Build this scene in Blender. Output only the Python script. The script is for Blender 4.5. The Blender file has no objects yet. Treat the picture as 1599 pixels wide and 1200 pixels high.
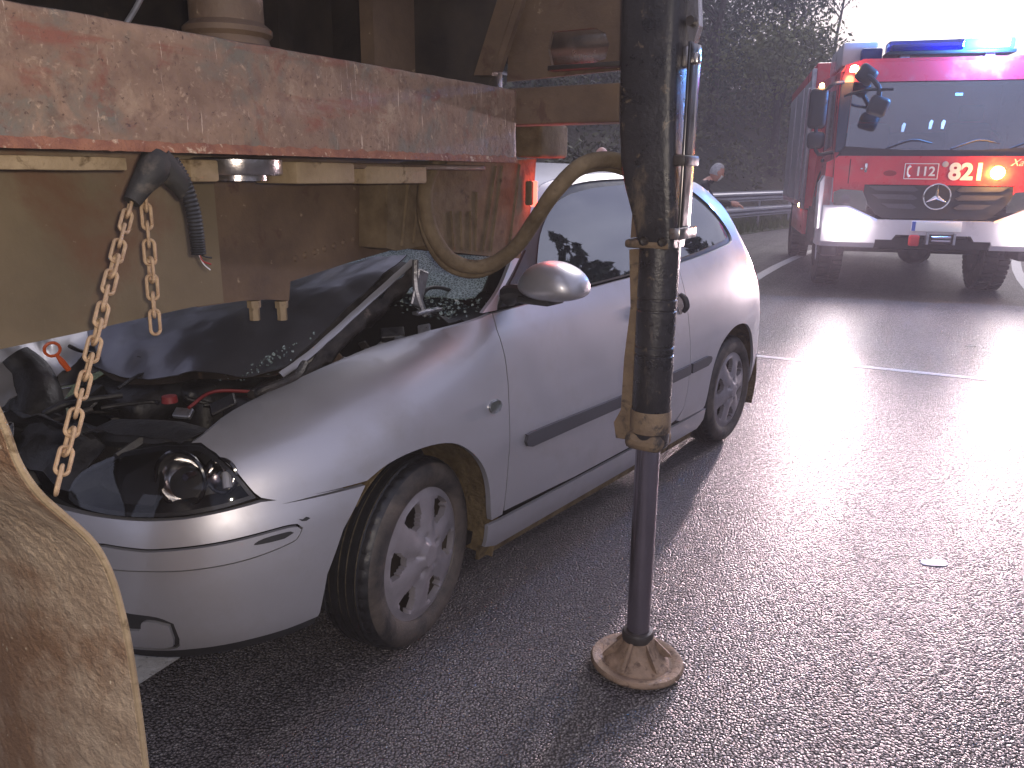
import bpy, bmesh, math, random
import numpy as np
from mathutils import Vector, Matrix, noise
from mathutils.geometry import delaunay_2d_cdt
R = math.radians
random.seed(7)
scene = bpy.context.scene
col = scene.collection

# ------------------------------------------------------------------ camera
CAM_H, PITCH, ROLL, FPX = 1.4268, 0.25777, 0.0087, 1250.0
cam_data = bpy.data.cameras.new('camera'); cam = bpy.data.objects.new('camera', cam_data); col.objects.link(cam)
scene.camera = cam
cam_data.sensor_width = 36.0; cam_data.lens = 36.0*FPX/1599.0
cam_data.clip_start = 0.02; cam_data.clip_end = 2000
_R0 = Vector((1, 0, 0)); _D0 = Vector((0, -math.sin(PITCH), -math.cos(PITCH))); _F0 = Vector((0, math.cos(PITCH), -math.sin(PITCH)))
_cr, _sr = math.cos(ROLL), math.sin(ROLL)
CR = _R0*_cr - _D0*_sr; CD = _R0*_sr + _D0*_cr
_m = Matrix.Identity(4)
for i in range(3):
    _m[i][0] = CR[i]; _m[i][1] = -CD[i]; _m[i][2] = -_F0[i]
_m[2][3] = CAM_H
cam.matrix_world = _m
EYE = Vector((0, 0, CAM_H))

# ------------------------------------------------------------------ sky, sun, exposure
SUN_EL, SUN_AZ = R(12), R(26)          # low sun hidden by cloud, ahead and to the right
world = bpy.data.worlds.new('World'); scene.world = world; world.use_nodes = True
nt = world.node_tree; nt.nodes.clear()
def N_(tree, kind, **kw):
    n = tree.nodes.new(kind)
    for k, v in kw.items():
        if hasattr(n, k) and k not in n.inputs: setattr(n, k, v)
        else: n.inputs[k].default_value = v
    return n
sky = N_(nt, 'ShaderNodeTexSky'); sky.sky_type = 'NISHITA'; sky.sun_disc = False
sky.sun_elevation = SUN_EL; sky.sun_rotation = SUN_AZ; sky.air_density = 1.0; sky.dust_density = 1.5
tc = N_(nt, 'ShaderNodeTexCoord')
mp = N_(nt, 'ShaderNodeMapping'); mp.inputs['Scale'].default_value = (1.0, 1.0, 2.6)
nz = N_(nt, 'ShaderNodeTexNoise', Scale=2.2, Detail=7.0, Roughness=0.55)
rp = N_(nt, 'ShaderNodeValToRGB')
rp.color_ramp.elements[0].position = 0.38; rp.color_ramp.elements[0].color = (3.3, 3.4, 5.0, 1)
rp.color_ramp.elements[1].position = 0.76; rp.color_ramp.elements[1].color = (6.9, 6.9, 8.6, 1)
mx = N_(nt, 'ShaderNodeMix', data_type='RGBA'); mx.inputs[0].default_value = 0.88
bg = N_(nt, 'ShaderNodeBackground', Strength=0.066); wo = N_(nt, 'ShaderNodeOutputWorld')
nt.links.new(tc.outputs['Generated'], mp.inputs['Vector']); nt.links.new(mp.outputs[0], nz.inputs['Vector'])
nt.links.new(nz.outputs['Fac'], rp.inputs['Fac']); nt.links.new(sky.outputs[0], mx.inputs[6]); nt.links.new(rp.outputs[0], mx.inputs[7])
sunv = N_(nt, 'ShaderNodeVectorMath'); sunv.operation = 'DOT_PRODUCT'      # cloud lit through by the hidden sun
sunv.inputs[1].default_value = (math.sin(SUN_AZ)*math.cos(R(22)), math.cos(SUN_AZ)*math.cos(R(22)), math.sin(R(22)))
nt.links.new(tc.outputs['Generated'], sunv.inputs[0])
gl = N_(nt, 'ShaderNodeMapRange'); gl.interpolation_type = 'SMOOTHSTEP'; gl.inputs[1].default_value = 0.35; gl.inputs[2].default_value = 1.0; gl.inputs[3].default_value = 1.0; gl.inputs[4].default_value = 1.12
nt.links.new(sunv.outputs['Value'], gl.inputs[0])
sc_ = N_(nt, 'ShaderNodeVectorMath'); sc_.operation = 'SCALE'; nt.links.new(mx.outputs[2], sc_.inputs[0]); nt.links.new(gl.outputs[0], sc_.inputs['Scale'])
nt.links.new(sc_.outputs[0], bg.inputs['Color']); nt.links.new(bg.outputs[0], wo.inputs['Surface'])

sun_d = bpy.data.lights.new('sun', 'SUN'); sun_d.energy = 0.6; sun_d.angle = R(25); sun_d.color = (1.0, 0.93, 0.9)
sun = bpy.data.objects.new('sun', sun_d); col.objects.link(sun)
_sd = Vector((math.sin(SUN_AZ)*math.cos(SUN_EL+R(25)), math.cos(SUN_AZ)*math.cos(SUN_EL+R(25)), math.sin(SUN_EL+R(25))))
sun.rotation_euler = (-_sd).to_track_quat('-Z', 'Y').to_euler(); sun.location = (6, 3, 20)

# the phone's own lamp, which lights the near steel in the photograph (warm, small, beside the lens)
fl_d = bpy.data.lights.new('phone_flash', 'SPOT'); fl_d.energy = 31.0; fl_d.shadow_soft_size = 0.012; fl_d.color = (1.0, 0.86, 0.71)
fl_d.spot_size = R(150); fl_d.spot_blend = 0.7
fl = bpy.data.objects.new('phone_flash', fl_d); col.objects.link(fl)
fl.location = (0.035, -0.01, CAM_H+0.02)
fl.rotation_euler = Vector((-0.42, 1.0, -0.30)).to_track_quat('-Z', 'Y').to_euler()

scene.view_settings.view_transform = 'Standard'; scene.view_settings.look = 'None'
scene.view_settings.exposure = 1.2; scene.view_settings.gamma = 1.0
scene.view_settings.use_curve_mapping = False
scene.render.engine = 'CYCLES'
scene.cycles.use_denoising = True
scene.cycles.max_bounces = 6; scene.cycles.transparent_max_bounces = 12
scene.cycles.sample_clamp_indirect = 6.0
scene.cycles.caustics_reflective = False; scene.cycles.caustics_refractive = False

# ------------------------------------------------------------------ helpers
def ray(px, py):
    u, v = px-800, py-600
    return (_F0 + CR*(u/FPX) + CD*(v/FPX))
def at_depth(px, py, Y):            # a point on the sight line, Y metres ahead
    d = ray(px, py); return EYE + d*(Y/d.y)
def on_ground(px, py, z=0.0):
    d = ray(px, py); return EYE + d*((z-CAM_H)/d.z)

def tag(o, label=None, cat=None, group=None, kind=None):
    if label: o['label'] = label
    if cat: o['category'] = cat
    if group: o['group'] = group
    if kind: o['kind'] = kind
    return o
def empty(name, loc, rz=0.0, label=None, cat=None, group=None):
    o = bpy.data.objects.new(name, None); col.objects.link(o); o.location = loc; o.rotation_euler = (0, 0, rz)
    o.empty_display_size = 0.1
    return tag(o, label, cat, group)
def link(name, me, parent=None):
    o = bpy.data.objects.new(name, me); col.objects.link(o)
    if parent is not None: o.parent = parent
    return o
def make(name, VF, mat, parent=None, smooth=True, sharp=35, fix=True):
    V, F = VF
    me = bpy.data.meshes.new(name); me.from_pydata([tuple(v) for v in V], [], [tuple(f) for f in F]); me.update()
    if fix:
        bm = bmesh.new(); bm.from_mesh(me); bmesh.ops.recalc_face_normals(bm, faces=bm.faces); bm.to_mesh(me); bm.free()
    if smooth:
        me.polygons.foreach_set('use_smooth', [True]*len(me.polygons)); me.set_sharp_from_angle(angle=R(sharp))
    for m in (mat if isinstance(mat, (list, tuple)) else [mat]): me.materials.append(m)
    return link(name, me, parent)
def join(*parts):
    V, F = [], []
    for v, f in parts:
        k = len(V); V += [tuple(x) for x in v]; F += [tuple(i+k for i in q) for q in f]
    return V, F
def xf(VF, M):
    return [tuple(M @ Vector(v)) for v in VF[0]], VF[1]
def move(VF, d): return xf(VF, Matrix.Translation(d))
def box(c, s, bev=0.0, seg=2, rot=None):
    bm = bmesh.new(); bmesh.ops.create_cube(bm, size=1.0)
    for v in bm.verts: v.co = Vector((v.co.x*s[0], v.co.y*s[1], v.co.z*s[2]))
    if bev > 0: bmesh.ops.bevel(bm, geom=list(bm.edges), offset=min(bev, 0.49*min(s)), segments=seg, profile=0.5, affect='EDGES')
    M = Matrix.Translation(c) @ (rot.to_4x4() if rot is not None else Matrix.Identity(4))
    V = [tuple(M @ v.co) for v in bm.verts]; bm.verts.index_update(); F = [tuple(v.index for v in f.verts) for f in bm.faces]
    bm.free(); return V, F
def box2(lo, hi, bev=0.0, seg=2):
    return box([(a+b)/2 for a, b in zip(lo, hi)], [abs(b-a) for a, b in zip(lo, hi)], bev, seg)
def frame_of(d):
    d = Vector(d).normalized(); up = Vector((0, 0, 1)) if abs(d.z) < 0.95 else Vector((1, 0, 0))
    x = d.cross(up).normalized(); y = x.cross(d).normalized(); return x, y, d
def smooth_path(P, n=6):
    P = [Vector(p) for p in P]
    if len(P) < 3 or n <= 1: return P
    out = []
    for i in range(len(P)-1):
        p0 = P[i-1] if i > 0 else P[i]*2-P[i+1]; p1, p2 = P[i], P[i+1]; p3 = P[i+2] if i+2 < len(P) else P[i+1]*2-P[i]
        for k in range(n):
            t = k/n
            out.append(0.5*((2*p1)+(-p0+p2)*t+(2*p0-5*p1+4*p2-p3)*t*t+(-p0+3*p1-3*p2+p3)*t**3))
    out.append(P[-1]); return out
def tube(P, r, n=10, sub=6, cap=True, ridge=0.0, closed=False):
    P = smooth_path(P, sub) if not closed else [Vector(p) for p in P]
    rs = r if isinstance(r, (list, tuple)) else None
    V, F = [], []; m = len(P); x = None
    for i, p in enumerate(P):
        if closed: d = P[(i+1) % m]-P[i-1]
        else: d = P[min(i+1, m-1)]-P[max(i-1, 0)]
        if d.length < 1e-9: d = Vector((0, 0, 1))
        d.normalize()
        if x is None: x = frame_of(d)[0]
        x = (x-d*x.dot(d)); x = x.normalized() if x.length > 1e-6 else frame_of(d)[0]
        y = d.cross(x)
        rad = r if rs is None else rs[min(int(i/(max(m-1, 1))*(len(rs)-1)), len(rs)-1)]+0.0
        if rs is not None:
            t = i/(m-1)*(len(rs)-1); k = min(int(t), len(rs)-2); rad = rs[k]+(rs[k+1]-rs[k])*(t-k)
        if ridge: rad = rad+(ridge if i % 2 else 0)
        for k in range(n):
            a = 2*math.pi*k/n; V.append(p+x*(math.cos(a)*rad)+y*(math.sin(a)*rad))
    rng = m if closed else m-1
    for i in range(rng):
        j = (i+1) % m
        for k in range(n):
            l = (k+1) % n; F.append((i*n+k, i*n+l, j*n+l, j*n+k))
    if cap and not closed:
        F.append(tuple(range(n-1, -1, -1))); F.append(tuple((m-1)*n+k for k in range(n)))
    return V, F
def lathe(prof, n=48, axis='z', cap=False, c=(0, 0, 0)):
    V, F = [], []
    for r, z in prof:
        for k in range(n):
            a = 2*math.pi*k/n; x, y = r*math.cos(a), r*math.sin(a)
            V.append({'z': (c[0]+x, c[1]+y, c[2]+z), 'y': (c[0]+x, c[1]+z, c[2]+y), 'x': (c[0]+z, c[1]+x, c[2]+y)}[axis])
    for i in range(len(prof)-1):
        for k in range(n):
            l = (k+1) % n; F.append((i*n+k, i*n+l, (i+1)*n+l, (i+1)*n+k))
    if cap:
        F.append(tuple(range(n))); F.append(tuple((len(prof)-1)*n+k for k in range(n)))
    return V, F
def prism(poly, d, both=False):      # poly: 3D points in a plane, d: extrusion vector
    P = [Vector(p) for p in poly]; d = Vector(d); n = len(P)
    V = P+[p+d for p in P]
    F = [tuple(range(n)), tuple(range(2*n-1, n-1, -1))]
    for i in range(n):
        j = (i+1) % n; F.append((i, j, n+j, n+i))
    return V, F
def sheet(rows, thick=None):          # rows of points -> quads, optionally with thickness
    nr, nc = len(rows), len(rows[0]); V = [Vector(p) for r in rows for p in r]; F = []
    for i in range(nr-1):
        for j in range(nc-1): F.append((i*nc+j, i*nc+j+1, (i+1)*nc+j+1, (i+1)*nc+j))
    if thick:
        Nn = [Vector((0, 0, 0)) for _ in V]
        for f in F:
            n = (V[f[2]]-V[f[0]]).cross(V[f[3]]-V[f[1]])
            for i in f: Nn[i] += n
        k = len(V); V2 = [v-n.normalized()*thick if n.length > 1e-12 else v for v, n in zip(V, Nn)]
        F2 = [tuple(i+k for i in reversed(f)) for f in F]
        ring = [(0, j) for j in range(nc)]+[(i, nc-1) for i in range(1, nr)]+[(nr-1, j) for j in range(nc-2, -1, -1)]+[(i, 0) for i in range(nr-2, 0, -1)]
        idx = [i*nc+j for i, j in ring]; F3 = []
        for a in range(len(idx)):
            b = (a+1) % len(idx); F3.append((idx[b], idx[a], idx[a]+k, idx[b]+k))
        V = V+V2; F = F+F2+F3
    return V, F
def fbm(p, s=1.0, o=4):
    v, a, t = 0.0, 1.0, 0.0
    for _ in range(o):
        v += a*noise.noise(Vector(p)*s); t += a; a *= 0.5; s *= 2.1
    return v/t

# ------------------------------------------------------------------ materials
def new_mat(name):
    m = bpy.data.materials.new(name); m.use_nodes = True; t = m.node_tree
    return m, t, t.nodes['Principled BSDF']
def ramp(t, stops, src=None):
    r = t.nodes.new('ShaderNodeValToRGB'); e = r.color_ramp.elements
    while len(e) < len(stops): e.new(0.5)
    for k, (p, c) in enumerate(stops):
        e[k].position = p; e[k].color = (*c, 1) if len(c) == 3 else c
    if src is not None: t.links.new(src, r.inputs[0])
    return r
def tex_noise(t, scale, detail=6, rough=0.6, vec=None, dist=0.0, stretch=None):
    n = N_(t, 'ShaderNodeTexNoise', Scale=scale, Detail=detail, Roughness=rough, Distortion=dist)
    if vec is None:
        c = t.nodes.new('ShaderNodeTexCoord'); vec = c.outputs['Object']
    if stretch:
        mpn = t.nodes.new('ShaderNodeMapping'); mpn.inputs['Scale'].default_value = stretch; t.links.new(vec, mpn.inputs[0]); vec = mpn.outputs[0]
    t.links.new(vec, n.inputs['Vector']); return n
def mixc(t, fac, a, b, mode='MIX'):
    m = t.nodes.new('ShaderNodeMix'); m.data_type = 'RGBA'; m.blend_type = mode
    for s, v in ((0, fac), (6, a), (7, b)):
        if hasattr(v, 'links') or isinstance(v, bpy.types.NodeSocket): t.links.new(v, m.inputs[s])
        elif s == 0: m.inputs[0].default_value = v
        else: m.inputs[s].default_value = (*v, 1) if len(v) == 3 else v
    return m.outputs[2]
def surf_mat(name, c1, c2, scale=12, rough=(0.5, 0.8), metal=0.0, bump=0.15, bscale=60, patches=(), coat=0.0, stretch=None, spec=0.5, bdist=0.01):
    """mottled surface; patches = [(noise scale, threshold, softness, colour, stretch)]"""
    m, t, b = new_mat(name)
    n = tex_noise(t, scale, 8, 0.62, stretch=stretch)
    colr = ramp(t, [(0.3, c1), (0.7, c2)], n.outputs['Fac']).outputs[0]
    for k, pt in enumerate(patches):
        sc, th, so, pc = pt[:4]; st = pt[4] if len(pt) > 4 else None
        c = t.nodes.new('ShaderNodeTexCoord'); off = t.nodes.new('ShaderNodeVectorMath'); off.inputs[1].default_value = (3.1*k+1.7, 5.3*k, 2.2*k)
        t.links.new(c.outputs['Object'], off.inputs[0])
        q = tex_noise(t, sc, 7, 0.65, off.outputs[0], 0.4, st)
        f = ramp(t, [(th-so, (0, 0, 0)), (th+so, (1, 1, 1))], q.outputs['Fac']).outputs[0]
        colr = mixc(t, f, colr, pc)
    t.links.new(colr, b.inputs['Base Color'])
    rr = ramp(t, [(0.3, (rough[0],)*3), (0.7, (rough[1],)*3)], n.outputs['Fac']); t.links.new(rr.outputs[0], b.inputs['Roughness'])
    b.inputs['Metallic'].default_value = metal; b.inputs['Coat Weight'].default_value = coat
    b.inputs['Specular IOR Level'].default_value = spec
    if bump:
        q = tex_noise(t, bscale, 6, 0.65); bp = t.nodes.new('ShaderNodeBump'); bp.inputs['Strength'].default_value = bump; bp.inputs['Distance'].default_value = bdist
        t.links.new(q.outputs['Fac'], bp.inputs['Height']); t.links.new(bp.outputs[0], b.inputs['Normal'])
    return m
def plain(name, c, rough=0.5, metal=0.0, var=0.12, scale=9, bump=0.0, coat=0.0, spec=0.5):
    c2 = tuple(min(1, x*(1+var)) for x in c); c1 = tuple(x*(1-var) for x in c)
    return surf_mat(name, c1, c2, scale, (max(0.02, rough-0.06), min(1, rough+0.08)), metal, bump, 80, (), coat, None, spec)
def emit(name, c, s):
    m, t, b = new_mat(name); b.inputs['Base Color'].default_value = (*c, 1)
    b.inputs['Emission Color'].default_value = (*c, 1); b.inputs['Emission Strength'].default_value = s; return m
def glass(name, tint=(0.25, 0.3, 0.32), refl=0.55, rough=0.02, gc=0.92):
    m, t, b = new_mat(name); t.nodes.remove(b); o = t.nodes['Material Output']
    tr = N_(t, 'ShaderNodeBsdfTransparent'); tr.inputs[0].default_value = (*tint, 1)
    g = N_(t, 'ShaderNodeBsdfGlossy', Roughness=rough); g.inputs[0].default_value = (gc*0.97, gc, gc*1.02, 1)
    fr = N_(t, 'ShaderNodeLayerWeight', Blend=refl); mxs = N_(t, 'ShaderNodeMixShader')
    r = ramp(t, [(0.0, (0.10,)*3), (1.0, (0.95,)*3)], fr.outputs['Facing'])
    t.links.new(r.outputs[0], mxs.inputs[0]); t.links.new(tr.outputs[0], mxs.inputs[1]); t.links.new(g.outputs[0], mxs.inputs[2])
    t.links.new(mxs.outputs[0], o.inputs['Surface']); return m

MT = {}
MT['rust_beam'] = surf_mat('rusted_painted_steel', (0.14, 0.085, 0.058), (0.265, 0.175, 0.122), 13, (0.55, 0.8), 0.0, 0.5, 45,
    [(6, 0.59, 0.05, (0.13, 0.115, 0.092)), (16, 0.62, 0.06, (0.17, 0.068, 0.045)), (9, 0.66, 0.07, (0.34, 0.255, 0.18)), (34, 0.62, 0.09, (0.125, 0.072, 0.05)), (70, 0.66, 0.07, (0.37, 0.27, 0.19)), (5, 0.655, 0.02, (0.46, 0.36, 0.28), (1, 26, 2)), (3, 0.64, 0.04, (0.19, 0.07, 0.045), (1, 0.6, 2.5)), (120, 0.64, 0.04, (0.08, 0.045, 0.032))])
MT['rust_red'] = surf_mat('rust_edge', (0.15, 0.05, 0.032), (0.30, 0.135, 0.08), 25, (0.7, 0.9), 0, 0.8, 60, [(40, 0.62, 0.05, (0.55, 0.42, 0.3))])
MT['olive'] = surf_mat('olive_drab_frame_paint', (0.14, 0.110, 0.070), (0.21, 0.163, 0.102), 4, (0.45, 0.65), 0, 0.12, 90,
    [(3.2, 0.58, 0.08, (0.15, 0.085, 0.05)), (6, 0.70, 0.02, (0.30, 0.21, 0.11)), (60, 0.70, 0.02, (0.35, 0.30, 0.2))])
MT['brown_steel'] = surf_mat('dirty_brown_steel', (0.085, 0.055, 0.038), (0.165, 0.11, 0.07), 7, (0.55, 0.8), 0, 0.3, 50, [(9, 0.63, 0.04, (0.09, 0.05, 0.035)), (22, 0.68, 0.03, (0.32, 0.24, 0.16))])
MT['ochre'] = surf_mat('ochre_mud_steel', (0.21, 0.15, 0.085), (0.35, 0.27, 0.17), 14, (0.6, 0.85), 0, 0.4, 60, [(16, 0.62, 0.04, (0.12, 0.08, 0.04))])
MT['dark_steel'] = surf_mat('oily_dark_steel', (0.012, 0.010, 0.010), (0.05, 0.038, 0.03), 8, (0.4, 0.7), 0, 0.2, 50, [(6, 0.66, 0.04, (0.12, 0.08, 0.05))])
MT['mud'] = surf_mat('dried_mud', (0.34, 0.245, 0.165), (0.53, 0.41, 0.285), 16, (0.8, 0.97), 0, 0.8, 60,
    [(2.0, 0.52, 0.05, (0.26, 0.155, 0.09)), (9, 0.70, 0.05, (0.26, 0.20, 0.12)), (50, 0.68, 0.02, (0.62, 0.52, 0.36))], spec=0.2, bdist=0.02)
MT['mud_dull'] = surf_mat('mud_caked_rubber', (0.10, 0.072, 0.042), (0.20, 0.15, 0.092), 18, (0.8, 0.95), 0, 0.5, 60, [(8, 0.64, 0.04, (0.07, 0.05, 0.03))], spec=0.2)
MT['leg_black'] = surf_mat('scuffed_black_paint', (0.010, 0.010, 0.012), (0.03, 0.028, 0.03), 14, (0.22, 0.4), 0.0, 0.25, 70,
    [(26, 0.66, 0.05, (0.15, 0.115, 0.08)), (9, 0.66, 0.06, (0.13, 0.10, 0.07), (1, 1, 0.35)), (70, 0.70, 0.03, (0.22, 0.19, 0.16))])
MT['leg_mud'] = surf_mat('mud_on_black_steel', (0.12, 0.08, 0.05), (0.24, 0.17, 0.10), 18, (0.6, 0.9), 0, 0.5, 60, [(14, 0.60, 0.05, (0.03, 0.025, 0.022))])
MT['chrome_rod'] = plain('hydraulic_chrome', (0.40, 0.36, 0.40), 0.18, 1.0, 0.08, 6)
MT['bare_steel'] = surf_mat('worn_bare_steel', (0.26, 0.24, 0.24), (0.44, 0.41, 0.40), 20, (0.14, 0.3), 0.9, 0.1, 80, [(30, 0.64, 0.03, (0.2, 0.12, 0.07))], stretch=(1, 1, 0.1))
MT['foot'] = surf_mat('muddy_cast_iron', (0.15, 0.10, 0.065), (0.32, 0.22, 0.15), 22, (0.5, 0.8), 0.1, 0.5, 60, [(30, 0.60, 0.05, (0.10, 0.06, 0.04))])
MT['chain'] = surf_mat('rusty_chain_steel', (0.26, 0.16, 0.09), (0.52, 0.38, 0.24), 60, (0.5, 0.75), 0.3, 0.4, 150, [(45, 0.62, 0.04, (0.20, 0.09, 0.04))])
MT['rubber'] = surf_mat('dusty_black_rubber', (0.012, 0.012, 0.013), (0.03, 0.028, 0.027), 20, (0.6, 0.85), 0, 0.2, 90, [(14, 0.64, 0.06, (0.09, 0.075, 0.06))])
def tyre_mat(name, dust):
    m = surf_mat(name, (0.010, 0.010, 0.011), (0.022, 0.021, 0.021), 22, (0.5, 0.75), 0, 0.2, 120, [(7, 0.50, 0.14, dust)]); return m
MT['tread'] = surf_mat('wet_tyre_tread', (0.008, 0.008, 0.009), (0.016, 0.016, 0.017), 24, (0.3, 0.5), 0, 0.15, 150)
MT['sidewall'] = tyre_mat('dusty_sidewall', (0.10, 0.08, 0.065))
MT['groove'] = surf_mat('tread_groove_dirt', (0.03, 0.026, 0.02), (0.14, 0.115, 0.08), 60, (0.7, 0.9), 0, 0.3, 150)
def paint(name, c, metal, rough, coat, flake=0.06):
    m, t, b = new_mat(name)
    n = tex_noise(t, 900, 2, 0.5); c1 = tuple(x*(1-flake) for x in c); c2 = tuple(min(1, x*(1+flake)) for x in c)
    base = ramp(t, [(0.35, c1), (0.65, c2)], n.outputs['Fac']).outputs[0]
    d = tex_noise(t, 5.0, 8, 0.65); df = ramp(t, [(0.52, (0, 0, 0)), (0.80, (0.34,)*3)], d.outputs['Fac']).outputs[0]
    base = mixc(t, df, base, (0.30, 0.26, 0.22)); t.links.new(base, b.inputs['Base Color'])
    rr = ramp(t, [(0.35, (rough,)*3), (0.75, (rough+0.13,)*3)], d.outputs['Fac']); t.links.new(rr.outputs[0], b.inputs['Roughness'])
    b.inputs['Metallic'].default_value = metal; b.inputs['Coat Weight'].default_value = coat; b.inputs['Coat Roughness'].default_value = 0.06
    return m
MT['silver'] = paint('silver_car_paint', (0.46, 0.455, 0.485), 0.62, 0.37, 0.4)
MT['hubcap'] = plain('hubcap_silver_plastic', (0.31, 0.285, 0.30), 0.42, 0.45, 0.12, 18)
MT['black_plastic'] = plain('black_plastic', (0.022, 0.022, 0.024), 0.5, 0, 0.2, 30, 0.08)
MT['black_gloss'] = plain('black_gloss', (0.010, 0.010, 0.012), 0.12, 0, 0.1, 12, 0, 0.6)
MT['grey_plastic'] = plain('grey_trim_plastic', (0.05, 0.05, 0.06), 0.55, 0, 0.15, 30, 0.08)
MT['void'] = plain('near_black', (0.006, 0.006, 0.007), 0.8, 0, 0.2, 20)  # even near-black for seams, liners, floors and inner walls
MT['engine'] = surf_mat('oily_engine_metal', (0.015, 0.014, 0.014), (0.07, 0.06, 0.055), 26, (0.3, 0.6), 0.3, 0.4, 70, [(18, 0.66, 0.03, (0.16, 0.13, 0.11))])
MT['engine_black'] = surf_mat('engine_black_plastic', (0.008, 0.008, 0.009), (0.028, 0.026, 0.027), 26, (0.3, 0.6), 0, 0.3, 80)
MT['alu'] = surf_mat('torn_aluminium', (0.28, 0.28, 0.30), (0.5, 0.5, 0.54), 30, (0.25, 0.5), 0.8, 0.4, 60, [(20, 0.62, 0.04, (0.05, 0.05, 0.05))])
MT['red_plastic'] = plain('red_plastic', (0.22, 0.022, 0.022), 0.5)
MT['orange_plastic'] = plain('orange_plastic', (0.75, 0.13, 0.03), 0.4)
MT['white_plastic'] = plain('dirty_white_plastic', (0.45, 0.45, 0.48), 0.5)
MT['car_glass'] = glass('car_side_glass', (0.14, 0.22, 0.23), 0.42, 0.02, 0.58)
MT['lens'] = glass('headlamp_lens', (0.86, 0.86, 0.88), 0.22, 0.03, 0.20)
MT['clear_lens'] = glass('clear_lens', (0.8, 0.8, 0.8), 0.3)
MT['reflector'] = plain('lamp_reflector', (0.75, 0.73, 0.70), 0.14, 1.0, 0.05)
MT['arch_mud'] = surf_mat('wheel_arch_mud', (0.10, 0.07, 0.035), (0.24, 0.18, 0.10), 20, (0.85, 0.97), 0, 0.9, 45, [(10, 0.62, 0.05, (0.05, 0.04, 0.025))], spec=0.1, bdist=0.02)
MT['fire_red'] = paint('fire_engine_red', (0.58, 0.028, 0.045), 0.0, 0.26, 0.6, 0.02)
MT['white_paint'] = plain('white_vehicle_paint', (0.58, 0.56, 0.61), 0.3, 0, 0.05, 6, 0, 0.4)
MT['white_sign'] = plain('white_lettering', (0.85, 0.85, 0.85), 0.5, 0, 0.03)
MT['screen_glass'] = glass('windscreen_glass', (0.50, 0.50, 0.55), 0.74)
MT['galv'] = surf_mat('galvanised_steel', (0.30, 0.30, 0.33), (0.48, 0.48, 0.52), 14, (0.35, 0.55), 0.6, 0.1, 40)
MT['seat_cloth'] = plain('dark_seat_cloth', (0.03, 0.03, 0.035), 0.9, 0, 0.3, 40, 0.2)
MT['hi_vis'] = plain('reflective_strip', (0.9, 0.9, 0.82), 0.4, 0, 0.03)

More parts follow.
